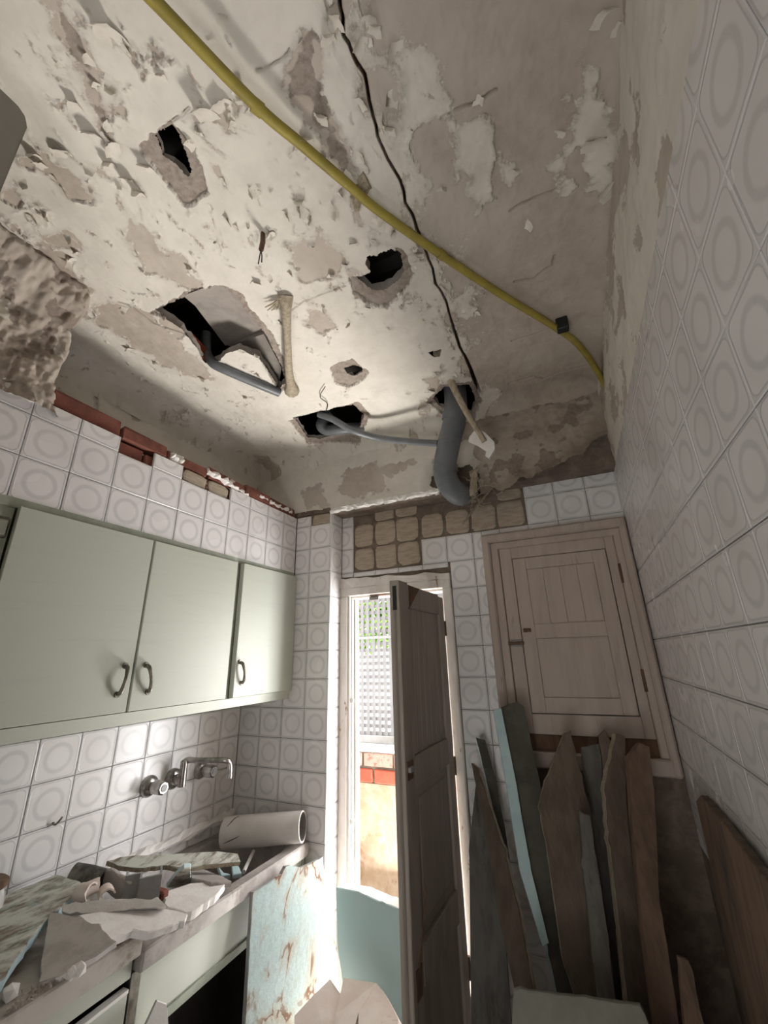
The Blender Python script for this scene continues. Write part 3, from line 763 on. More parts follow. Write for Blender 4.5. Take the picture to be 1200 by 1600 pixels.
plaster_grid('rough_render', (x5, U5, V5), U5, V5, dict(peel=fbm(U5*2, V5*2, 175, 5)*.8+.1, bare=fbm(U5*3, V5*2.4, 177, 5)-.03, stain=st5), U5 > edge, parent=wall_partition, kind=None)
MB().box(1.75, 2.16, -15, -9.62, 7.2, 10.6, .05).build('core', M['fibre'], wall_partition)

# ------------------------------------------------------------------ back door
door_1 = empty('door_1', (6.3, 1, -9.9), kind='structure')
def part(mb, name, mat, par, smooth=False): return mb.build(name, M[mat], par, smooth=smooth)
part(MB().box(3.98, 4.34, .78, 1.0, -9.9, 4.05, .04), 'architrave', 'framewhite', door_1)
part(MB().box(8.28, 8.62, .78, 1.0, -9.9, 4.05, .04), 'architrave', 'framewhite', door_1)
rr = random.Random(2)
top = [(3.96+i*.31, .76+rr.uniform(-.02, .03), 4.78-.012*i+rr.uniform(-.05, .05)) for i in range(16)]
low = [(3.96+i*.31, .76+rr.uniform(-.02, .03), 4.35+rr.uniform(-.04, .04)) for i in range(16)]
part(MB().prism(low+top[::-1], (0, .22, 0)), 'head_plaster', 'framewhite', door_1)
part(MB().box(4.0, 8.6, .80, 1.0, 4.04, 4.38, .03), 'head', 'framewhite', door_1)
part(MB().box(4.34, 4.46, .95, 1.4, -9.9, 4.05, .02), 'jamb_lining', 'alu', door_1)
part(MB().box(4.46, 4.52, 1.15, 1.45, -9.9, 4.05, .01), 'jamb_edge', 'framewhite', door_1)
part(MB().box(8.24, 8.32, .95, 1.45, -9.9, 4.05, .02), 'jamb_lining', 'framewhite', door_1)
part(MB().box(4.3, 8.4, .95, 1.45, 3.95, 4.1, .02), 'head_lining', 'framewhite', door_1)
part(MB().box(4.34, 4.42, .84, 1.1, -9.9, 4.05, .01), 'jamb_bead', 'framewhite', door_1)
part(MB().box(5.3, 6.35, .86, 1.05, 3.98, 4.2, .03), 'bare_wood_patch', 'rawwood', door_1)
for zz in (.2, -3.6):
    part(MB().tube([(4.46, .90, zz), (4.46, .97, zz)], .09, 12), 'screw_head', 'whiteplaster', door_1, True)
part(MB().box(5.25, 5.65, .9, 1.0, 3.82, 3.96, .02), 'latch_keep', 'chrome', door_1)
# the leaf, swung into the room: local frame along the leaf (s from the hinge), thickness t
H0 = np.array([8.34, .62]); H1 = np.array([8.15, -3.05]); sdir = (H1-H0)/np.linalg.norm(H1-H0); tdir = np.array([sdir[1], -sdir[0]]); LW = float(np.linalg.norm(H1-H0))
if tdir[0] > 0: tdir = -tdir            # thickness goes to -x from the face that looks right
LT = .30
def lbox(s0, s1, t0, t1, z0, z1, c=.02):
    mb = MB().box(s0, s1, t0, t1, z0, z1, c)
    mb.v = [tuple(np.append(H0+sdir*a+tdir*b, z)) for a, b, z in mb.v]; return mb
leaf = part(lbox(.0, LW, .10, .20, -9.75, 3.6, 0), 'leaf', 'leafpaint', door_1)
ZT = 3.78
part(lbox(0, .48, 0, LT, -9.8, ZT-.12), 'stile', 'leafpaint', leaf)
part(lbox(LW-.62, LW, 0, LT, -9.8, ZT), 'stile', 'leafpaint', leaf)
for z0, z1 in ((3.05, ZT-.06), (-1.45, -.75), (-5.3, -4.55), (-9.8, -8.9)):
    part(lbox(.48, LW-.62, 0, LT, z0, z1), 'rail', 'leafpaint', leaf)
nb_ = 7
for k in range(nb_):
    a0 = .48+(LW-1.1)*k/nb_; a1 = .48+(LW-1.1)*(k+1)/nb_
    part(lbox(a0+.012, a1-.012, .07, .22, -.75, 3.05, .02), 'plank', 'leafpaint', leaf)
part(lbox(.48, LW-.62, .08, .22, -4.55, -1.45, .02), 'panel', 'leafpaint', leaf)
part(lbox(.75, LW-.9, .05, .1, -4.3, -1.7, .03), 'panel', 'leafpaint', leaf)
part(lbox(.48, LW-.62, .08, .22, -8.9, -5.3, .02), 'panel', 'leafpaint', leaf)
def lp(s_, t_, z_): return tuple(np.append(H0+sdir*s_+tdir*t_, z_))
part(MB().prism([lp(LW-.66, -.005, 3.72), lp(LW-1.5, -.005, 3.70), lp(LW-.66, -.005, 3.02)], tuple(np.append(tdir*.02, 0))), 'bare_corner', 'rawwood', leaf)
part(lbox(LW-.02, LW+.008, .08, .2, 2.95, 3.62, 0), 'mortise', 'blacktape', leaf)
part(lbox(LW-.45, LW-.1, -.02, .02, -1.2, -.78, .01), 'lock_plate', 'rawwood', leaf)
part(lbox(LW-.36, LW-.12, -.1, .0, -1.02, -.9, .02), 'latch', 'greymetal', leaf)
part(lbox(LW-.5, LW-.15, -.012, .02, -5.35, -4.8, .01), 'rot_hole', 'rawwood', leaf)
part(MB().tube([lp(LW-.3, -.008, -4.8), lp(LW-.5, -.008, -4.4), lp(LW-.62, -.008, -4.3), lp(LW-.95, -.008, -3.6)], [.05, .035, .03, .02], 6), 'split', 'rawwood', leaf)
for zz in (2.6, -1.6, -6.5):
    part(MB().tube([lp(-.04, .02, zz-.25), lp(-.04, .02, zz+.25)], .06, 10), 'hinge', 'rawwood', leaf)

# ------------------------------------------------------------------ cupboard door in the back wall
door_2 = empty('door_2', (12.2, .8, -1.5), kind='structure')
def fbx(name, x0, x1, y0, y1, z0, z1, mat='oldpaint', c=.03, par=door_2): return part(MB().box(x0, x1, y0, y1, z0, z1, c), name, mat, par)
fbx('architrave', 9.9, 10.18, .66, 1.0, -1.5, 5.76, 'oldpaint', .06); fbx('architrave', 14.28, 14.5, .66, 1.0, -1.5, 5.76, 'oldpaint', .06)
fbx('architrave', 9.9, 14.5, .64, 1.0, 5.46, 5.78, 'oldpaint', .06)
fbx('frame', 10.17, 10.44, .78, 1.3, -1.4, 5.46); fbx('frame', 14.08, 14.3, .78, 1.3, -1.4, 5.46)
fbx('frame', 10.2, 14.3, .775, 1.3, 5.22, 5.47)
fbx('sill_gap', 10.2, 14.4, .90, 1.3, -1.1, -.60, 'rawwood', .03); fbx('sill', 10.0, 14.45, .70, 1.0, -1.5, -1.08, 'oldpaint', .04)
dl = fbx('leaf', 10.46, 14.06, .98, 1.2, -.60, 5.20)
fbx('stile', 10.46, 10.86, .84, 1.0, -.62, 5.22, c=.012, par=dl); fbx('stile', 13.80, 14.07, .84, 1.0, -.62, 5.22, c=.012, par=dl)
fbx('rail', 10.86, 13.80, .842, 1.0, 4.84, 5.22, c=.008, par=dl); fbx('rail', 10.86, 13.80, .842, 1.0, -.62, -.06, c=.008, par=dl)
sh = fbx('shutter', 10.89, 13.77, .92, 1.1, -.03, 4.81, par=dl)
for n_, a in (('stile', (10.89, 11.3, -.03, 4.81)), ('stile', (13.38, 13.77, -.03, 4.81)), ('rail', (11.3, 13.38, 4.42, 4.81)), ('rail', (11.3, 13.38, 2.15, 2.6)), ('rail', (11.3, 13.38, -.03, .41))):
    fbx(n_, a[0], a[1], .80 if n_ == 'stile' else .803, .95, a[2], a[3], c=.008, par=dl)
for k in range(4):
    fbx('plank', 11.3+k*.52, 11.3+(k+1)*.52-.006, .86, .97, 2.6, 4.42, c=.008, par=dl)
fbx('panel', 11.3, 13.38, .86, .97, .41, 2.15, c=.01, par=dl)
fbx('bolt_plate', 10.5, 10.86, .78, .85, 1.92, 2.14, 'greymetal', .02, dl); part(MB().tube([(10.42, .76, 2.03), (10.92, .76, 2.03)], .05, 8), 'bolt', 'rawwood', dl)
part(MB().tube([(10.95, .76, 2.42), (11.18, .76, 2.42)], .06, 8), 'turn_button', 'rawwood', dl); part(MB().tube([(11.07, .70, 2.42), (11.07, .82, 2.42)], .05, 8), 'turn_button', 'rawwood', dl)
for zz in (4.0, .9):
    part(MB().tube([(14.08, .8, zz-.3), (14.08, .8, zz+.3)], .045, 8), 'hinge', 'rawwood', dl)

# ------------------------------------------------------------------ outside
terrace = MB().box(-6, 20, 2.4, 26, -10.6, -10.1).build('trim_2', M['terrace']); tag(terrace, kind='structure')
PY = 6.2
parapet = empty('parapet', (3, PY, -10.1), 'terrace parapet of weathered render with red brick courses, seen through the back door', 'wall')
part(MB().box(-8, 14, PY+.06, PY+1.0, -10.1, -3.9), 'render', 'render', parapet)
part(MB().box(-8, 14, PY+.1, PY+1.0, -3.95, -2.55), 'core', 'cement', parapet)
rr = random.Random(8)
for row, (z0, z1, mt) in enumerate(((-3.88, -3.28, 'extbrick'), (-3.22, -2.62, 'pinkbrick'))):
    x = -2.0-.55*row
    while x < 7.5:
        l = 1.62+rr.uniform(-.06, .06)
        part(MB().box(x+.05, x+l-.05, PY+rr.uniform(-.03, .03), PY+.6, z0+.02, z1-.02, .04), 'brick', mt, parapet); x += l
part(MB().box(-8, 14, PY+.05, PY+1.0, -2.62, -2.3, .05), 'coping', 'whitewall', parapet)
part(rough_bar([(-2+i*.2, PY+.0, -2.42) for i in range(45)], .1, .1, 44), 'mortar_crust', 'whiteplaster', parapet)
lat = empty('lattice_panel', (3, PY+.5, -2.2), 'white square lattice screen fixed on the terrace parapet', 'lattice')
LY = PY+.5
mb = MB(); pit = .325
for k in range(44):
    x = -4.0+k*pit; mb.box(x, x+.17, LY, LY+.04, -2.0, 5.6)
part(mb, 'upright_slats', 'lattice', lat)['kind'] = 'stuff'
mb = MB()
for k in range(24):
    z = -1.95+k*pit; mb.box(-4, 10.2, LY+.04, LY+.08, z, z+.17)
part(mb, 'cross_slats', 'lattice', lat)['kind'] = 'stuff'
part(MB().box(-4.2, 10.4, LY-.06, LY+.12, -2.29, -1.95, .02), 'bottom_rail', 'alu', lat)
part(MB().box(-4.2, 10.4, LY-.04, LY, 2.62, 2.75, .01), 'middle_rail', 'alu', lat)
part(MB().box(-4.2, 10.4, LY-.06, LY+.12, 5.6, 5.9, .02), 'top_rail', 'alu', lat)
part(MB().box(-4.3, -4.0, LY-.06, LY+.2, -2.29, 5.9, .02), 'post', 'alu', lat); part(MB().box(10.2, 10.5, LY-.06, LY+.2, -2.29, 5.9, .02), 'post', 'alu', lat)
hs = empty('house', (-5, 34, -10), 'white rendered house wall beyond the lattice, lower half of the gaps', 'house')
part(MB().box(-30, 16, 30, 36, -20, 2.9), 'facade', 'whitewall', hs)
part(MB().box(-30, 16, 29.8, 36.2, 2.9, 3.2), 'parapet_cap', 'whitewall', hs)
rr = random.Random(3)
hd = empty('garden_tree', (-4, 25, -10), 'green leafy tree seen through the upper gaps of the lattice', 'tree')
mb = MB()
for _ in range(9000):
    c = np.array([rr.uniform(-16, 9), rr.uniform(21, 26), 0]); hgt = 12.5+2.2*math.sin(c[0]*.7)+rr.uniform(-1, 1)
    c[2] = rr.uniform(2.4+.5*math.sin(c[0]), hgt)
    a = np.array([rr.gauss(0, 1) for _ in range(3)]); a /= np.linalg.norm(a); b = np.cross(a, [rr.gauss(0, 1) for _ in range(3)]); b /= np.linalg.norm(b)
    s_ = rr.uniform(.3, .6); mb.add([c+a*s_, c+b*s_*.45, c-a*s_, c-b*s_*.45], [(0, 1, 2, 3)])
part(mb, 'foliage', 'leaf', hd)['kind'] = 'stuff'
for xx in (-13, 7.5):
    part(MB().tube([(xx, 23.5, -20), (xx+.3, 23.4, -4), (xx-.2, 23.6, 7)], [.7, .55, .2], 8, smooth=4), 'trunk', 'rawwood', hd)

# ------------------------------------------------------------------ wall cabinet
cab = empty('wall_cabinet', (1.1, -7, .35), 'long sage green wall cabinet with three visible doors over the sink', 'cabinet')
XF = 2.27
mb = MB(); mb.box(.02, XF-.12, -15.5, -.02, 4.9, 5.02); mb.box(.02, XF-.12, -15.5, -.02, .36, .5); mb.box(.02, .12, -15.5, -.02, .5, 4.9); mb.box(.02, XF-.12, -.14, -.02, .5, 4.9); mb.box(.02, XF-.12, -15.6, -15.5, .36, 5.02)
part(mb, 'carcass', 'sage_dark', cab)
part(MB().box(XF-.14, XF, -15.5, -.01, 4.86, 5.08, .01), 'top_rail', 'sage_dark', cab)
part(MB().prism([(XF+.04, -15.5, .60), (XF+.0, -15.5, .33), (XF-.14, -15.5, .33), (XF-.14, -15.5, .60)], (0, 15.49, 0)), 'bottom_rail', 'sage', cab)
for y0, y1 in ((-10.35, -9.66), (-3.28, -3.08), (-6.52, -6.46)):
    part(MB().box(XF-.14, XF-.03, y0, y1, .58, 4.9, .01), 'stile', 'sage_dark', cab)
def cab_door(y0, y1, hy, slant, proud=0.0, tip=0.0):
    d = part(MB().box(XF-.02, XF+.09+proud, y0, y1, .62, 4.90-tip, .015), 'door', 'sage', cab)
    a = (XF+.09+proud); zc = 1.35
    h = MB().tube([(a, hy+slant*.34, zc-.31), (a+.12, hy+slant*.27, zc-.27), (a+.17, hy+slant*.1, zc-.08), (a+.17, hy-slant*.1, zc+.09), (a+.12, hy-slant*.3, zc+.27), (a, hy-slant*.36, zc+.31)], [.05, .052, .042, .042, .052, .05], 10, smooth=5)
    part(h, 'handle', 'handle', d, True)
    for sg in (-1, 1): part(MB().tube([(a-.01, hy-slant*.36*sg, zc+.32*sg), (a+.05, hy-slant*.36*sg, zc+.32*sg)], .07, 12), 'handle_foot', 'handle', d, True)
cab_door(-9.63, -6.515, -6.78, -.12); cab_door(-6.46, -3.29, -6.10, .22); cab_door(-3.08, -.03, -2.83, .2, .07)
cab_door(-13.5, -10.4, -13.1, .1)
part(MB().box(XF-.03, XF+.03, -9.95, -9.7, 4.18, 4.62, .03), 'hinge', 'handle', cab)
part(MB().box(XF-.0, XF+.05, -9.9, -9.74, 4.24, 4.56, .02), 'hinge_leaf', 'palebox', cab)

# ------------------------------------------------------------------ sink run
base = empty('sink_cabinet', (1.7, -3, -9.9), 'sage green base cabinet under the stone sink, open and dark below its front panel', 'cabinet')
XB = 3.22
part(MB().box(XB-.1, XB, -5.85, -.15, -5.28, -4.28, .015), 'front_panel', 'sage', base)
part(MB().prism([(XB+.04, -5.85, -5.28), (XB-.05, -5.85, -5.52), (XB-.18, -5.85, -5.52), (XB-.18, -5.85, -5.28)], (0, 5.7, 0)), 'rail', 'sage_dark', base)
part(MB().box(XB-.12, XB+.04, -6.08, -5.87, -9.9, -4.2, .01), 'stile', 'handle', base)
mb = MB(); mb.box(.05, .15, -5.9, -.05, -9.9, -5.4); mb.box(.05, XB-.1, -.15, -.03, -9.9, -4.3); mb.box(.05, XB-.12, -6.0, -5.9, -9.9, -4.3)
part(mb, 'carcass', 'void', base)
part(MB().box(XB-.1, XB+.02, -.16, -.03, -9.9, -4.28, .01), 'stile', 'sage_dark', base)
base2 = empty('drawer_cabinet', (1.7, -9, -9.9), 'sage green base cabinet under the dusty worktop with a dropped drawer front', 'cabinet')
part(MB().box(XB-.1, XB+.06, -14, -6.12, -4.25, -3.92, .015), 'rail', 'sage', base2)
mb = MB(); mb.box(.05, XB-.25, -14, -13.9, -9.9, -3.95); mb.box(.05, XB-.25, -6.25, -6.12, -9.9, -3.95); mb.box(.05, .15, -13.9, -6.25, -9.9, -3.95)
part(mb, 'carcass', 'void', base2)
pf = [(XB+.05, -14, -4.62), (XB+.05, -6.14, -4.42), (XB+.02, -6.14, -6.9), (XB+.02, -14, -7.1)]
part(MB().prism(pf, (-.12, 0, 0)), 'drawer_front', 'sage', base2)
part(MB().prism([(XB+.07, -14, -4.60), (XB+.07, -6.14, -4.40), (XB+.07, -6.14, -4.46), (XB+.07, -14, -4.66)], (-.16, 0, 0)), 'drawer_edge', 'whiteplaster', base2)
# stone sink: outer slab, rounded basin
def rrect(x0, x1, y0, y1, r, n=6):
    o = []
    for cx, cy, a0 in ((x1-r, y1-r, 0), (x0+r, y1-r, 90), (x0+r, y0+r, 180), (x1-r, y0+r, 270)):
        for k in range(n+1):
            a = math.radians(a0+90*k/n); o.append((cx+r*math.cos(a), cy+r*math.sin(a)))
    return o
sink = empty('sink', (1.7, -3, -4.3), 'worn grey stone kitchen sink full of rubble along the left wall', 'sink')
ST = -3.90
loops = [(rrect(.02, 3.42, -6.02, -.03, .04), ST-.36), (rrect(.02, 3.42, -6.02, -.03, .06), ST-.04), (rrect(.06, 3.38, -5.98, -.05, .08), ST), (rrect(.30, 3.05, -5.75, -.35, .75), ST-.02), (rrect(.36, 2.98, -5.7, -.42, .75), ST-.12), (rrect(.5, 2.8, -5.5, -.6, .8), ST-1.35), (rrect(.7, 2.6, -5.3, -.8, .8), ST-1.5)]
vs = []; fs = []; n = len(loops[0][0])
for lp_, z in loops: vs += [(x, y, z+.035*(-y-3)*.6) for x, y in lp_]
for i in range(len(loops)-1):
    for k in range(n): fs.append((i*n+k, i*n+(k+1) % n, (i+1)*n+(k+1) % n, (i+1)*n+k))
fs.append([(len(loops)-1)*n+k for k in range(n)])
part(MB().add(vs, fs), 'basin', 'stone', sink, True)
part(MB().tube([(1.7, -3.2, ST-1.47), (1.7, -3.2, ST-1.4)], .2, 16), 'drain', 'chrome', sink)
bl = rough_bar([(.08, -6.0+i*.25, -3.52-.0*i) for i in range(25)], .16, .13, 31, ((1, 0, 0), (0, 0, 1)))
tag(bl.build('trim_3', M['whiteplaster']), kind='structure')
bl = rough_bar([(.12, -13.8+i*.3, -3.42) for i in range(26)], .12, .08, 33, ((1, 0, 0), (0, 0, 1)))
tag(bl.build('trim_4', M['whiteplaster']), kind='structure')
wt = MB(); wt.box(.02, 3.42, -14, -6.05, -3.90, -3.50, .03)
wt = wt.build('worktop', M['worktop'], loc=(1.7, -9, -3.9)); tag(wt, 'dusty grey worktop strewn with crumbs, left of the sink', 'worktop')

# tap
tap = empty('wall_tap', (0, -2.6, -1.8), 'chrome wall mixer tap with a long swivel spout over the sink', 'tap')
SP1 = tuple(at(310, 1188, 'z', -1.27)); SP2 = tuple(at(350, 1188, 'z', -1.29))
def rose(y, z, r=.26):
    vs = []
    return MB().tube([(0, y, z), (.05, y, z), (.12, y, z), (.16, y, z)], [r, r, r*.82, r*.45], 24)
part(rose(-2.82, -1.8, .30), 'escutcheon', 'chrome', tap, True)
part(rose(-3.67, -1.8, .29), 'escutcheon', 'chrome', tap, True); part(rose(-1.72, -1.8, .27), 'escutcheon', 'chrome', tap, True)
part(MB().tube([(.1, -2.82, -1.8), (.42, -2.82, -1.8)], .14, 18), 'body', 'chrome', tap, True)
part(MB().tube([(.44, -2.84, -1.98), (.44, -2.84, -1.6), (.44, -2.84, -1.27)], [.125, .115, .11], 16), 'riser', 'chrome', tap, True)
part(MB().tube([(.44, -2.86, -1.33), (.48, -2.74, -1.27), SP1, SP2, (SP2[0]+.09, SP2[1]+.13, SP2[2]-.08), (SP2[0]+.12, SP2[1]+.17, SP2[2]-.25), (SP2[0]+.12, SP2[1]+.17, SP2[2]-.42)], [.11, .10, .08, .08, .08, .08, .085], 14, smooth=5), 'spout', 'chrome', tap, True)
part(MB().tube([(SP2[0]+.12, SP2[1]+.17, SP2[2]-.40), (SP2[0]+.12, SP2[1]+.17, SP2[2]-.52)], .095, 14), 'aerator', 'chrome', tap, True)
for y in (-3.67, -1.72):
    k_ = part(MB().tube([(.12, y, -1.8), (.26, y, -1.8), (.30, y, -1.8), (.62, y, -1.8), (.66, y, -1.8)], [.13, .14, .20, .19, .15], 8), 'knob', 'chrome', tap)
    part(MB().tube([(.655, y, -1.8), (.68, y, -1.8)], .10, 12), 'knob_cap', 'greymetal', k_)
hk = MB().tube([(.0, -6.25, -1.95), (.1, -6.25, -1.98), (.16, -6.2, -1.9), (.16, -6.15, -1.84)], .024, 8, smooth=3)
tag(hk.build('wall_hook', M['handle'], smooth=True), 'small dark hook on the left tiles below the cabinet', 'hook')

# ------------------------------------------------------------------ broken slabs and boards
def jag(pts, amt, step, seed):
    """outline broken up: long waves and short chips"""
    rr = random.Random(seed); o = []; n = len(pts); step = min(step, .14)
    ph = [rr.uniform(0, 9) for _ in range(4)]; acc = 0.0
    for i in range(n):
        a, b = pts[i], pts[(i+1) % n]; L = np.linalg.norm(b-a); k = max(1, min(60, int(L/step)))
        ax_ = (b-a)/max(L, 1e-6); sd = np.cross(ax_, NRM[0])
        for t in range(k):
            q = a+(b-a)*t/k; u = acc+L*t/k
            if t:
                m_ = math.sin(u*2.1+ph[0])*.5+math.sin(u*5.3+ph[1])*.4+rr.uniform(-.7, .7)
                if rr.random() < .08: m_ -= rr.uniform(1, 2.4)
                q = q+ax_*rr.uniform(-.25, .25)*step+sd*amt*m_*math.sin(math.pi*min(1, min(t, k-t)/2))
            o.append(q)
        acc += L
    return o
NRM = [np.array([0, 0, 1.0])]
def slab(name, px, p0, nrm, thick, mats, label, cat, ext=(), drop=(), amt=.03, step=.25, group=None, floor=-9.86, parent=None, seed=1, rough=.0):
    """flat broken piece: outline sighted on its own plane, real thickness; ext points run on down to the floor"""
    nrm = np.array(nrm, float); nrm /= np.linalg.norm(nrm)
    if np.dot(nrm, CPOS-np.array(p0)) < 0: nrm = -nrm
    pts = [atp(a, b, p0, nrm) for a, b in px]
    for i, j in ext:      # point i continues the line j -> i down to the floor
        d = pts[i]-pts[j]; d /= np.linalg.norm(d)
        if d[2] < -.05: pts[i] = pts[j]+d*((floor-pts[j][2])/d[2])
    for i, base, a_, b_ in drop:   # point i: straight on from base along the edge a -> b, to the floor
        d = pts[b_]-pts[a_]; d /= np.linalg.norm(d); pts[i] = pts[base]+d*((floor-pts[base][2])/d[2])
    NRM[0] = nrm
    out = jag(pts, amt, step, seed)
    rr = random.Random(seed+50); n = len(out); c = np.mean(out, axis=0)
    mb = MB(); back = [p-nrm*thick for p in out]
    ins = [p+(c-p)/max(np.linalg.norm(c-p), .01)*rr.uniform(.005, .03) for p in out]
    out2 = [p-nrm*rr.uniform(.01, .04) for p in out]
    vs = ins+out2+back
    mb.add(vs, [])
    mb.f.append(list(range(n))); mb.mi.append(0)
    for i in range(n):
        k = (i+1) % n
        mb.f.append([i, k, n+k, n+i]); mb.mi.append(0)
        mb.f.append([n+i, n+k, 2*n+k, 2*n+i]); mb.mi.append(1 if len(mats) > 1 else 0)
    mb.f.append([2*n+i for i in range(n)][::-1]); mb.mi.append(0)
    o = mb.build(name, [M[m] for m in mats], parent)
    return tag(o, label, cat, group)
def tri_plane(a, b, c):
    a, b, c = map(np.array, (a, b, c)); return a, np.cross(b-a, c-a)
Z_ = lambda z: ((0, 0, z), (0, 0, 1))
# on the sink and worktop
p0, n0 = tri_plane(at(127,1378,'z',-2.95), at(0,1410,'z',-2.85), at(8,1528,'z',-3.15))
slab('board_fragment', [(-25,1412),(40,1385),(88,1366),(127,1378),(118,1396),(78,1432),(45,1468),(20,1505),(9,1526),(-40,1560)], p0, n0, .20, ['marbled', 'blue'], 'mouldy marbled board with a pale blue edge tilted across the worktop', 'board', amt=.02, seed=2)
p0, n0 = tri_plane(at(78,1440,'z',-3.05), at(180,1470,'z',-3.2), at(62,1535,'z',-3.42))
slab('plaster_slab', [(78,1425),(128,1432),(160,1452),(182,1470),(172,1476),(150,1492),(120,1508),(92,1525),(60,1536),(66,1490)], p0, n0, .12, ['greytile', 'whiteplaster'], 'grey stained triangular slab leaning at the front of the worktop', 'slab', amt=.02, seed=3)
p0, n0 = tri_plane(at(128,1432,'z',-3.05), at(290,1425,'z',-3.5), at(180,1468,'z',-3.28))
slab('plaster_slab', [(122,1430),(190,1418),(262,1420),(294,1428),(290,1438),(252,1450),(232,1456),(208,1452),(182,1464),(172,1470)], p0, n0, .14, ['whiteplaster', 'whiteplaster'], 'pinkish white plaster slab with a crumbling front edge, middle of the sink pile', 'slab', amt=.035, step=.12, seed=4)
p0, n0 = tri_plane(at(232,1386,'z',-3.42), at(352,1378,'z',-3.62), at(300,1424,'z',-3.6))
slab('plaster_slab', [(250,1396),(290,1382),(325,1376),(353,1379),(340,1396),(318,1412),(300,1425),(262,1418),(258,1406)], p0, n0, .16, ['whiteplaster', 'whiteplaster'], 'bright white plaster slab overhanging the sink front, rightmost of the pile', 'slab', amt=.035, step=.12, seed=5)
p0, n0 = tri_plane(at(97,1410,'z',-2.86), at(258,1406,'z',-3.15), at(98,1428,'z',-3.02))
slab('plaster_strip', [(97,1414),(118,1409),(170,1405),(220,1404),(252,1407),(260,1415),(215,1420),(160,1426),(108,1428),(96,1424)], p0, n0, .3, ['whiteplaster', 'whiteplaster'], 'long broken strip of white plaster lying across the slabs', 'slab', amt=.03, step=.1, seed=6)
p0, n0 = tri_plane(at(167,1345,'z',-3.05), at(375,1338,'z',-3.55), at(230,1357,'z',-3.30))
slab('board_fragment', [(167,1345),(200,1338),(262,1334),(340,1330),(372,1334),(376,1346),(330,1350),(285,1357),(262,1352),(225,1356),(195,1354)], p0, n0, .12, ['marbled', 'fibre'], 'long narrow mouldy board lying across the sink below the tap', 'board', amt=.02, seed=7)
p0, n0 = tri_plane(at(262,1386,'z',-3.7), at(297,1380,'z',-3.85), at(292,1356,'z',-3.1))
slab('board_fragment', [(260,1388),(274,1370),(288,1357),(297,1356),(299,1376),(296,1386)], p0, n0, .1, ['marbled', 'teal'], 'greenish streaked shard of board standing up in the sink', 'board', amt=.02, step=.12, seed=8)
p0, n0 = tri_plane(at(160,1360,'z',-2.9), at(205,1380,'z',-3.15), at(198,1404,'z',-3.5))
slab('sheet_fragment', [(156,1364),(164,1360),(186,1368),(204,1382),(198,1388),(200,1404),(180,1406),(160,1392)], p0, n0, .06, ['greytile'], 'torn grey sheet with a ragged edge beside the dark metal channel', 'sheet', amt=.04, step=.1, seed=9)
p0, n0 = tri_plane(at(300,1362,'z',-3.8), at(356,1372,'z',-3.75), at(340,1352,'z',-4.3))
slab('sheet_fragment', [(298,1356),(318,1358),(350,1370),(362,1378),(330,1378),(300,1372)], p0, n0, .1, ['stone'], 'curved grey stone offcut half sunk in the sink', 'stone', amt=.02, seed=10)
for i, (a, b, c, d) in enumerate((((340,1352),(350,1364),(360,1366),(346,1368)), ((362,1352),(372,1352),(378,1364),(364,1366)))):
    slab('board_fragment', [a, b, c, d], *Z_(-4.05), .1, ['blue'], ['small turquoise chip in the sink, the left of two', 'small turquoise chip in the sink, the right of two'][i], 'board', amt=.01, seed=11+i)
a_ = at(396,1330,'z',-4.1); b_ = at(381,1362,'z',-4.2)
tag(MB().tube([tuple(a_), tuple(b_)], .055, 8).build('stick', M['whiteplaster']), 'thin pale stick lying in the sink under the white pipe', 'stick')
# dark metal channel: open C profile
ch = empty('metal_channel', at(230,1400,'z',-3.75), 'dark grey hollow metal profile standing on end in the rubble', 'metal profile')
c0 = at(230,1370,'z',-3.12)
prof = [(-.62, .25), (-.62, -.0), (-.2, 0), (-.2, -.28), (.42, -.28), (.42, .2), (.36, .2), (.36, -.22), (-.14, -.22), (-.14, .06), (-.56, .06), (-.56, .25)]
rx = np.array([.65, .76, 0]); ry = np.array([-.76, .65, 0])
mb = MB(); mb.prism([c0+rx*a*.75+ry*b*1.1+np.array([0, 0, .1]) for a, b in prof], (0.02, -.02, -.78)); part(mb, 'profile', 'greymetal', ch)
# scorched pipe and curled scraps
a_, b_ = at(118,1366,'z',-2.95), at(160,1376,'z',-3.1)
sc = empty('scorched_pipe', a_, 'short scorched black pipe end lying on the rubble', 'pipe'); part(MB().tube([tuple(a_+(a_-b_)*.1), tuple((a_+b_)/2), tuple(b_)], [.21, .23, .22], 16, cap=False), 'shell', 'burnt', sc, True); part(MB().tube([tuple(a_), tuple(b_-(b_-a_)*.02)], .18, 16), 'core', 'void', sc)
def curl_scrap(px, py, z, r, ln, ang, label, seed):
    c = at(px, py, 'z', z); vs = []; n = 12; d = np.array([math.cos(ang), math.sin(ang), .1]); q = np.array([-d[1], d[0], 0]); rr = random.Random(seed)
    for k in range(n):
        a = .3+4.6*k/(n-1); rad = r*(1-.3*k/n)
        for s_ in (-1, 1): vs.append(c+q*rad*math.cos(a)+np.array([0, 0, 1])*rad*math.sin(a)+d*ln*s_*(.5+rr.uniform(-.08, .08)))
    for k in range(n):
        a = .3+4.6*k/(n-1); rad = r*(1-.3*k/n)*.82
        for s_ in (-1, 1): vs.append(c+q*rad*math.cos(a)+np.array([0, 0, 1])*rad*math.sin(a)+d*ln*s_*.5)
    fs = []
    for k in range(n-1):
        a = 2*k; b = 2*n+2*k
        fs += [(a, a+1, a+3, a+2), (b, b+2, b+3, b+1), (a, a+2, b+2, b), (a+1, b+1, b+3, a+3)]
    fs += [(0, 2*n, 2*n+1, 1), (2*n-2, 2*n-1, 4*n-1, 4*n-2)]
    tag(MB().add(vs, fs).build('curled_scrap', M['peach'], smooth=True), label, 'scrap')
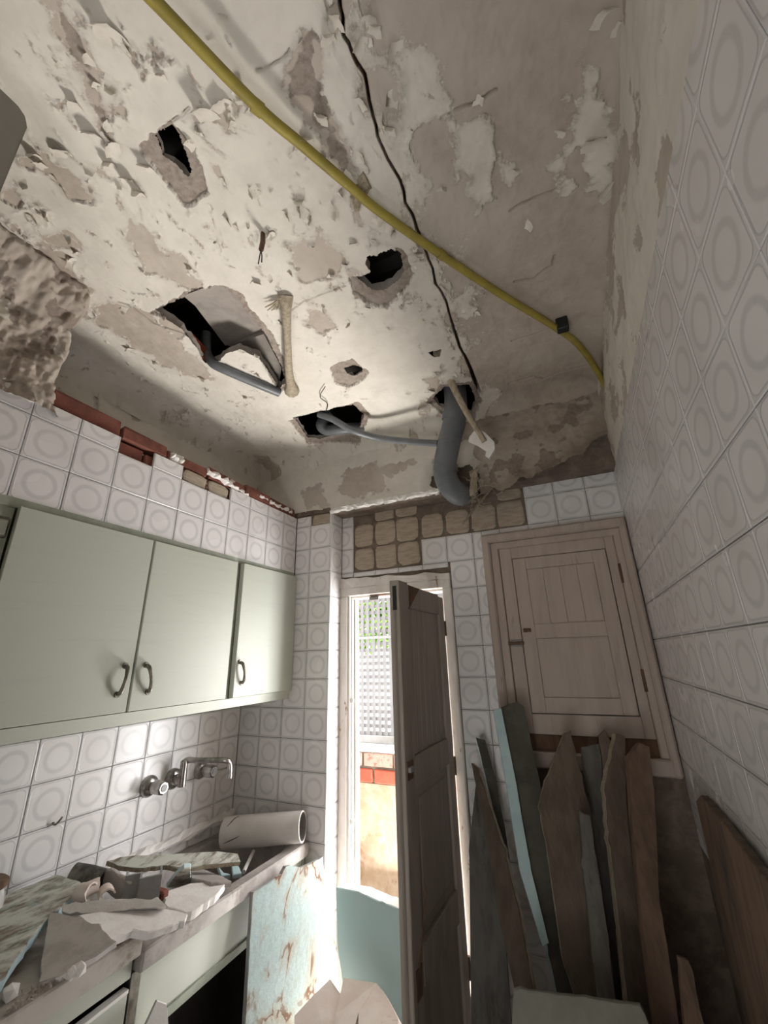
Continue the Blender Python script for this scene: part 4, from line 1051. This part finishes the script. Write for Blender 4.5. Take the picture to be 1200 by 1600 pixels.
curl_scrap(132, 1396, -3.0, .20, .3, .3, 'curled pinkish scrap beside the blue-edged board', 1)
curl_scrap(165, 1398, -3.15, .17, .45, -.5, 'curled pinkish scrap in front of the torn grey sheet', 2)
curl_scrap(143, 1388, -2.98, .16, .25, 1.2, 'small curled scrap under the scorched pipe', 3)
ch2 = at(252,1396,'z',-3.45)
tag(MB().box(ch2[0]-.16, ch2[0]+.16, ch2[1]-.1, ch2[1]+.1, ch2[2]-.1, ch2[2]+.08, .04).build('brick_chip', M['brick']), 'small red brick chip beside the metal profile', 'brick')
# crumbs
rr = random.Random(12); mb = MB()
for k in range(1900):
    t = rr.random(); px = 20+215*t+rr.gauss(0, 8); py = 1588-128*t+rr.gauss(0, 8)
    c = at(px, py, 'z', -3.46)
    if not (.2 < c[0] < 3.38 and c[1] < -6.1): continue
    s_ = rr.uniform(.02, .055)*(2.2 if rr.random() < .06 else 1)
    e = [np.array([rr.gauss(0, 1) for _ in range(3)]) for _ in range(4)]
    mb.add([c+v/np.linalg.norm(v)*s_ for v in e], [(0, 1, 2), (0, 2, 3), (0, 3, 1), (1, 3, 2)])
tag(mb.build('gravel', M['gravel']), 'crumbs of plaster scattered along the front of the worktop', 'debris', kind='stuff')
for i, (px, py, s_, lb) in enumerate(((112,1520,.11,'small white plaster lump in front of the grey triangular slab'), (125,1514,.13,'pale plaster lump nearest the grey triangular slab'), (15,1550,.14,'white plaster lump at the left edge of the worktop'))):
    c = at(px, py, 'z', -3.4); bm = bmesh.new(); bmesh.ops.create_icosphere(bm, subdivisions=1, radius=s_)
    bm.verts.index_update()
    r2 = random.Random(i); mb = MB().add([np.array(v.co)*r2.uniform(.7, 1.2)+c for v in bm.verts], [[v.index for v in f.verts] for f in bm.faces]); bm.free()
    tag(mb.build('plaster_lump', M['whiteplaster']), lb, 'debris')
# jar
jc = at(8,1412,'z',-3.48)
jar = empty('jar', jc, 'pale jar with a brown wooden lid at the left edge of the worktop', 'jar')
jx, jy = .75, -7.85
part(MB().tube([(jx, jy, -3.49), (jx, jy, -3.4), (jx, jy, -2.8), (jx, jy, -2.62), (jx, jy, -2.55)], [.36, .42, .42, .38, .33], 24), 'body', 'glassjar', jar, True)
part(MB().tube([(jx, jy, -2.55), (jx, jy, -2.52), (jx, jy, -2.44), (jx, jy, -2.40)], [.38, .43, .43, .38], 24), 'lid', 'rawwood', jar, True)
# white pipe over the sink
a_ = np.array([.98, -1.35, -3.55]); b_ = np.array([3.5, -.5, -3.37])
a_ = (at(352,1276,'y',-1.3)+at(352,1328,'y',-1.3))/2; b_ = (at(473,1267,'y',-.5)+at(473,1316,'y',-.5))/2
pp = empty('drain_pipe', (a_+b_)/2, 'short length of cracked white drain pipe lying across the sink corner', 'pipe')
d_ = (b_-a_)/np.linalg.norm(b_-a_); n = 32; up = np.array([0, 0, 1.0]); sd_ = np.cross(d_, up); up = np.cross(sd_, d_)
vs = []; fs = []
for c, r in ((a_, .44), (a_+d_*.35, .455), (b_, .43), (b_, .385), (a_, .385)):
    for k in range(n):
        q = 2*math.pi*k/n; vs.append(c+r*(up*math.cos(q)+sd_*math.sin(q)))
for i in range(5):
    for k in range(n): fs.append((i*n+k, i*n+(k+1) % n, ((i+1) % 5)*n+(k+1) % n, ((i+1) % 5)*n+k))
mb = MB().add(vs, fs); mb.mi = [0]*(3*n)+[1]*n+[1]*n; mb.mi = [0]*(2*n)+[0]*n+[1]*n+[0]*n
o = mb.build('wall', [M['pvcwhite'], M['pvcinside']], pp, smooth=True)
def on_pipe(t, ang, r=.458): return tuple(a_+(b_-a_)*t+r*(up*math.cos(ang)+sd_*math.sin(ang)))
part(MB().tube([on_pipe(.09, .9), on_pipe(.13, .6), on_pipe(.15, .35), on_pipe(.19, .1)], [.006, .014, .012, .004], 6), 'crack', 'void', pp)
part(MB().tube([on_pipe(.06, 1.9), on_pipe(.14, 1.75), on_pipe(.22, 1.6), on_pipe(.27, 1.5)], [.006, .014, .012, .004], 6), 'crack', 'void', pp)

# slabs by the back door
A = at(395,1393,'x',3.55); B = at(505,1338,'y',-.22)
p0, n0 = tri_plane(A, B, A+np.array([.75, -.15, -5.5]))
slab('stained_slab', [(395,1394),(410,1386),(440,1366),(454,1352),(470,1356),(484,1350),(505,1338),(508,1372),(516,1430),(527,1490),(533,1600),(383,1600),(390,1480)], p0, n0, .12, ['stainedblue', 'greymetal'], 'pale blue slab with brown tide marks leaning on the sink front', 'slab', ext=((10, 9), (11, 12)), amt=.025, step=.15, seed=21)
A = at(525,1384,'y',-.35); B = at(625,1415,'y',-1.6)
p0, n0 = tri_plane(A, B, A+np.array([.02, -.55, -5]))
slab('distemper_slab', [(525,1386),(560,1393),(592,1408),(626,1420),(632,1600),(545,1600),(527,1480)], p0, n0, .5, ['teal', 'whiteplaster'], 'smooth blue-green slab standing across the back doorway', 'slab', ext=((4, 3), (5, 6)), amt=.012, step=.2, seed=22)
# white thickness of its upper edge is the slab's own; broken pinkish chunk in front
ck = empty('plaster_chunk', at(560,1590,'y',-2.3), 'broken pinkish white plaster chunk with folded faces on the floor by the back door', 'plaster')
def facet(px, ys, name, mat='peach', th=.25):
    p = [at(a, b, 'y', y) for (a, b), y in zip(px, ys)]
    low = [np.array([q[0], q[1]+.1, q[2]]) for q in p]
    c = np.mean(p, axis=0); nn = np.cross(p[1]-p[0], p[2]-p[0]); nn /= np.linalg.norm(nn)
    if np.dot(nn, CPOS-c) > 0: nn = -nn
    return part(MB().prism(p, tuple(nn*th)), name, mat, ck)
facet([(470,1604),(500,1570),(526,1544),(536,1560),(522,1640),(470,1650)], [-3.2,-2.7,-2.2,-2.25,-3.4,-3.7], 'left_face')
facet([(537,1528),(588,1536),(577,1556),(560,1582),(545,1640),(515,1640),(525,1585)], [-2.2,-2.0,-2.4,-2.9,-3.7,-3.6,-2.9], 'middle_face')
facet([(588,1536),(600,1550),(622,1592),(625,1640),(560,1640),(560,1582),(575,1556)], [-2.0,-2.2,-2.7,-3.4,-3.7,-2.9,-2.4], 'right_face')
part(MB().box(4.6, 7.0, -2.6, -1.9, -9.9, -6.9, .1), 'core', 'peach', ck)
p0, n0 = at(250,1565,'x',3.5), np.array([1, -.35, .30])
slab('loose_panel', [(246,1563),(261,1568),(264,1602),(228,1602)], p0, n0, .1, ['whiteplaster', 'greymetal'], 'loose white panel with a grey metal edge leaning on the sink base', 'panel', ext=((2, 1), (3, 0)), amt=.004, seed=23)

# boards leaning against the back wall, on the right
LEAN = np.array([0, 1.0, .22])     # normal of a board that leans back
def lean(x, y, z, yaw=0.0, k=.24): 
    return np.array([x, y, z], float), np.array([math.sin(yaw), -math.cos(yaw), k])
def board(px, y, mats, label, yaw=0.0, k=.20, th=.12, ext=(), amt=.02, seed=1, name='leaning_board'):
    top_ = min(px, key=lambda q: q[1]); p = at(top_[0], top_[1], 'y', y)
    p0, n0 = lean(p[0], p[1], p[2], yaw, k)
    return slab(name, px, p0, n0, th, mats, label, 'board', ext=ext, amt=amt, step=.25, seed=seed, group='boards leaning by the back wall')
board([(733,1320),(745,1210),(752,1240),(785,1400),(800,1600),(736,1600)], .45, ['slateboard'], 'dark grey board standing just right of the open door leaf', ext=((4, 3), (5, 0)), yaw=.15, seed=31)
board([(744,1152),(758,1156),(772,1205),(790,1300),(830,1560),(810,1560),(778,1290)], .40, ['greenboard', 'teal'], 'narrow board with a bluish face and hooked top behind the door leaf', ext=((4, 3), (5, 6)), yaw=.5, seed=32)
board([(736,1192),(746,1200),(762,1250),(790,1340),(812,1430),(842,1600),(815,1600),(783,1450),(757,1290)], .15, ['darkboard', 'fibre'], 'thin brown board slanting down beside the turquoise-edged one', ext=((5, 4), (6, 7)), yaw=-.4, th=.14, seed=33)
board([(783,1105),(808,1096),(819,1104),(832,1170),(848,1240),(885,1420),(905,1600),(880,1600),(856,1480),(830,1360),(806,1220)], .10, ['greenboard', 'blue'], 'tall mossy board with a turquoise edge, highest of the leaning boards', ext=((6, 5), (7, 8)), yaw=.35, th=.34, amt=.012, seed=34)
board([(771,1110),(783,1106),(806,1220),(830,1360),(858,1475),(848,1480),(812,1360),(790,1220)], -.22, ['blue'], 'long turquoise strip along the front of the mossy board', yaw=.3, th=.1, amt=.006, seed=35, name='blue_strip')
board([(849,1452),(862,1446),(872,1458),(874,1490),(862,1494),(852,1484)], -.6, ['whiteplaster'], 'small white plaster chunk caught between the boards', yaw=.2, th=.2, seed=36, name='plaster_chunk')
board([(882,1146),(892,1141),(905,1200),(922,1270),(934,1420),(950,1600),(912,1600),(880,1500),(856,1330),(842,1262),(850,1230)], -.30, ['darkboard', 'fibre'], 'wide brown pointed board with a splintered left edge', ext=((5, 4), (6, 7)), yaw=.25, th=.26, amt=.03, seed=37)
board([(905,1266),(912,1272),(922,1275),(932,1340),(948,1450),(966,1600),(940,1600),(925,1480),(912,1360)], -1.15, ['slateboard'], 'narrow grey board leaning in front of the pointed one', ext=((5, 4), (6, 7)), yaw=.2, th=.16, seed=38)
board([(908,1168),(936,1162),(952,1300),(975,1450),(1000,1600),(955,1600),(930,1400)], .35, ['slateboard'], 'grey board leaning against the lower cupboard door', ext=((4, 3), (5, 6)), yaw=.15, seed=39)
board([(935,1150),(945,1140),(955,1160),(962,1230),(958,1260),(945,1210)], .30, ['darkboard'], 'short dark pointed offcut behind the thick-edged board', yaw=.1, seed=40)
board([(963,1146),(976,1150),(978,1240),(985,1330),(1004,1450),(1030,1600),(985,1600),(968,1440),(952,1300),(945,1236),(952,1196)], .0, ['darkboard', 'fibre'], 'thick board with a pale broken top corner and split edge', ext=((5, 4), (6, 7)), yaw=.35, th=.3, amt=.03, seed=41)
board([(984,1180),(1000,1160),(1014,1166),(1022,1230),(1030,1400),(1062,1600),(1025,1600),(1004,1440),(990,1300),(983,1200)], -.55, ['rustboard'], 'rust brown round-topped board, rightmost against the cupboard', ext=((5, 4), (6, 7)), yaw=.3, th=.25, amt=.015, seed=42)
p = at(1090,1245,'x',14.36)
slab('leaning_board', [(1087,1250),(1094,1242),(1110,1262),(1140,1300),(1200,1382),(1235,1428),(1240,1600),(1167,1600),(1137,1470),(1105,1330)], p, np.array([-1, .02, .03]), .14, ['rustboard', 'darkboard'], 'large brown board leaning on the right-hand tiled wall', 'board', ext=((7, 8),), drop=((6, 5, 8, 7),), amt=.025, seed=43)
board([(1060,1495),(1075,1500),(1090,1560),(1100,1600),(1070,1600)], -2.1, ['rustboard'], 'short brown offcut standing in the dark at the bottom right', ext=((3, 2), (4, 0)), yaw=.2, seed=44)
p = at(803,1545,'y',-2.9)
slab('leaning_board', [(803,1545),(900,1557),(1000,1570),(1008,1584),(1013,1604),(799,1604)], p, np.array([0, -1, .35]), .16, ['palebox'], 'pale grey-green slab across the foot of the leaning boards', 'board', ext=((4, 2), (5, 0)), amt=.012, seed=45)

# ------------------------------------------------------------------ pipes and hanging things
def P(px, py, ax, v): return tuple(at(px, py, ax, v))
gp = empty('gas_pipe', (10, -8, 10.2), 'yellow gas pipe running along the ceiling to the right-hand corner', 'pipe')
path = [P(180,-60,'z',9.62), P(240,0,'z',9.7), P(400,165,'z',9.85), P(470,225,'z',9.98), P(548,292,'z',10.1), P(590,328,'z',10.16), P(680,392,'z',10.18), P(780,458,'z',10.2), P(862,508,'z',10.2), P(905,540,'z',10.1), P(938,588,'z',9.85), P(958,630,'y',-.55), P(968,658,'y',-.35)]
part(MB().tube(path, .088, 14, smooth=8), 'tube', 'yellow', gp, True)
for k in ((402,168), (690,398)):
    c = np.array(P(*k, 'z', 9.86 if k[0] < 500 else 10.18)); d = np.array(P(k[0]+10, k[1]+8, 'z', c[2]))-c; d /= np.linalg.norm(d)
    part(MB().tube([tuple(c-d*.08), tuple(c+d*.08)], .105, 14), 'coupling', 'yellow', gp, True)
c = P(871,512,'z',10.2); part(MB().box(c[0]-.02, c[0]+.28, c[1]-.12, c[1]+.12, 10.05, 10.45, .02), 'clip', 'blacktape', gp)
# plaster collar and wires where the pipe crosses
cpos = P(562,306,'z',10.22)
rough_bar([(cpos[0]-.22+.055*i, cpos[1]+.16-.04*i, 10.32) for i in range(9)], .15, .10, 51).build('plaster_collar', M['fibre'], gp)

sp = empty('soil_pipe', (9.2, -.9, 8), 'thick grey waste pipe bending from the ceiling hole into the back wall', 'pipe')
path = [P(716,606,'y',-1.35), P(712,640,'y',-1.25), P(702,690,'y',-1.05), P(695,728,'y',-.95), P(700,755,'y',-.78), P(716,772,'y',-.35), P(730,772,'y',.35)]
path[0] = (path[1][0]+.05, path[1][1]-.05, 12.0)
part(MB().tube(path, .40, 24, smooth=7), 'tube', 'pvcgrey', sp, True)
for t0, t1 in ((1, 2), (3, 4)):
    a0, a1 = np.array(path[t0]), np.array(path[t1]); m_ = a0*.75+a1*.25; dd = (a1-a0)/np.linalg.norm(a1-a0)
    part(MB().tube([tuple(m_-dd*.12), tuple(m_+dd*.12)], .425, 24), 'socket', 'pvcgrey', sp, True)
bp = empty('branch_pipe', (7, -1.6, 9), 'thin grey branch pipe from the ceiling opening to the thick waste pipe', 'pipe')
part(MB().tube([P(498,647,'z',10.42), P(520,655,'z',10.15), P(550,672,'z',9.75), P(590,684,'y',-1.25), P(640,690,'y',-1.05), P(684,693,'y',-1.02)], .125, 14, smooth=6), 'tube', 'pvcgrey', bp, True)
tr = empty('pipe_trap', (5.5, -2, 10.6), 'grey pipe bend inside the ceiling opening above the thin branch pipe', 'pipe')
part(MB().tube([P(515,648,'z',11.2), P(502,662,'z',10.75), P(510,672,'z',10.5), P(535,670,'z',10.45), P(570,668,'z',10.6)], .22, 16, smooth=6), 'tube', 'pvcgrey', tr, True)
lp2 = empty('waste_pipe', (5, -4, 10.3), 'grey pipe lying along the lip of the large ceiling hole', 'pipe')
part(MB().tube([P(322,520,'z',11.6), P(322,548,'z',11.0), P(330,564,'z',10.5), P(345,574,'z',10.33), P(400,598,'z',10.26), P(436,613,'z',10.3)], .155, 16, smooth=6), 'tube', 'pvcgrey', lp2, True)
# ties of fibre and plaster
t1 = empty('plaster_tie', P(450,540,'z',10.2), 'bone-coloured plaster tie beside the large ceiling hole', 'plaster tie')
b_ = [P(446,462,'z',10.42), P(447,485,'z',10.22), P(449,530,'z',10.16), P(451,575,'z',10.16), P(454,600,'z',10.2), P(456,610,'z',10.3)]
part(MB().tube(b_, [.21, .13, .105, .12, .15, .26], 10, smooth=5), 'strand', 'fibre', t1, True)
rr = random.Random(6)
for k in range(14):
    q = np.array(b_[0]); e = np.array(P(430+rr.uniform(-16, 22), 466+rr.uniform(-8, 26), 'z', 10.22))
    part(MB().tube([tuple(q), tuple((q+e)/2-np.array([0, 0, .03])), tuple(e)], [.05, .03, .012], 5), 'fibre', 'fibre', t1)
t2 = empty('hanging_tie', P(700,580,'z',10.2), 'long plaster tie with a white lump hanging in front of the grey waste pipe', 'plaster tie')
b_ = [P(684,550,'z',10.5), P(700,585,'y',-2.5), P(715,618,'y',-2.2), P(735,655,'y',-1.9), P(748,675,'y',-1.8), P(757,690,'y',-1.75)]
part(MB().tube(b_, [.16, .13, .11, .10, .09, .09], 9, smooth=5), 'strand', 'fibre', t2, True)
pl_ = [P(a, b, 'y', -1.72) for a, b in [(745,668),(758,676),(772,690),(773,702),(764,716),(758,712),(760,705),(745,695),(732,690),(733,683)]]
part(MB().prism(pl_, (0, .16, .03)), 'plaster_lump', 'whiteplaster', t2)
# tufts at the pipe outlet
rag = empty('torn_lath', P(745,790,'y',-.1), 'torn strip of plaster and fibre sticking out below the waste pipe', 'plaster')
rough_bar([P(726+i*4.2, 815-i*5.2, 'y', -.3+.02*i) for i in range(11)], .10, .16, 61, ((0, 1, 0), (.7, 0, .7))).build('strip', M['fibre'], rag)
rough_bar([P(742-i*.5, 735+i*5, 'y', -.25) for i in range(9)], .10, .14, 62, ((0, 1, 0), (1, 0, 0))).build('strip', M['fibre'], rag)
for k in range(40):
    q = np.array(P(735+rr.uniform(-6, 16), 775+rr.uniform(-25, 15), 'y', -.15)); e = q+np.array([rr.gauss(0, .25), rr.uniform(-.3, 0), rr.gauss(-.1, .25)])
    part(MB().tube([tuple(q), tuple((q+e)/2+np.array([rr.gauss(0, .05) for _ in range(3)])), tuple(e)], [.018, .014, .006], 4), 'fibre', 'fibre', rag)
# wires
wr = empty('ceiling_wire', P(409,370,'z',10.3), 'taped wire end with two bare strands hanging from the ceiling', 'wire')
c = np.array(P(411,364,'z',10.38))
part(MB().tube([tuple(c), tuple(c+np.array([.0, .02, -.25])), tuple(c+np.array([-.04, .03, -.45]))], [.05, .055, .05], 8), 'tape', 'rawwood', wr, True)
for s_ in (-1, 1): part(MB().tube([tuple(c+np.array([-.04, .03, -.44])), tuple(c+np.array([-.03+.03*s_, .03, -.62])), tuple(c+np.array([-.03+.045*s_, .03, -.82]))], .013, 6), 'strand', 'blacktape', wr)
wr2 = MB().tube([P(505,652,'z',10.5), P(512,632,'z',10.30), P(500,620,'z',10.3), P(508,604,'z',10.32)], .015, 6, smooth=5)
tag(wr2.build('thin_wire', M['blacktape']), 'thin dark wire looping out of the ceiling opening by the branch pipe', 'wire')
# cupboard at the left edge of the frame
cu = empty('tall_cupboard', (5.2, -14, -9.9), 'grey metal cupboard corner cut off at the top left of the frame', 'cupboard')
cx = 6.15; q = at(50,185,'x',cx); yy = float(q[1]); zz = float(q[2])
prof = [(yy, -9.88), (yy, zz-.18), (yy-.05, zz-.06), (yy-.16, zz), (yy-3.2, zz), (yy-3.2, -9.88)]
part(MB().prism([(cx-1.6, a, b) for a, b in prof], (1.55, 0, 0)), 'body', 'boxgrey', cu)
prof2 = [(yy-.03, -9.8), (yy-.03, zz-.2), (yy-.08, zz-.09), (yy-.18, zz-.03), (yy-3.1, zz-.03), (yy-3.1, -9.8)]
part(MB().prism([(cx-.04, a, b) for a, b in prof2], (.05, 0, 0)), 'door', 'boxgrey', cu)
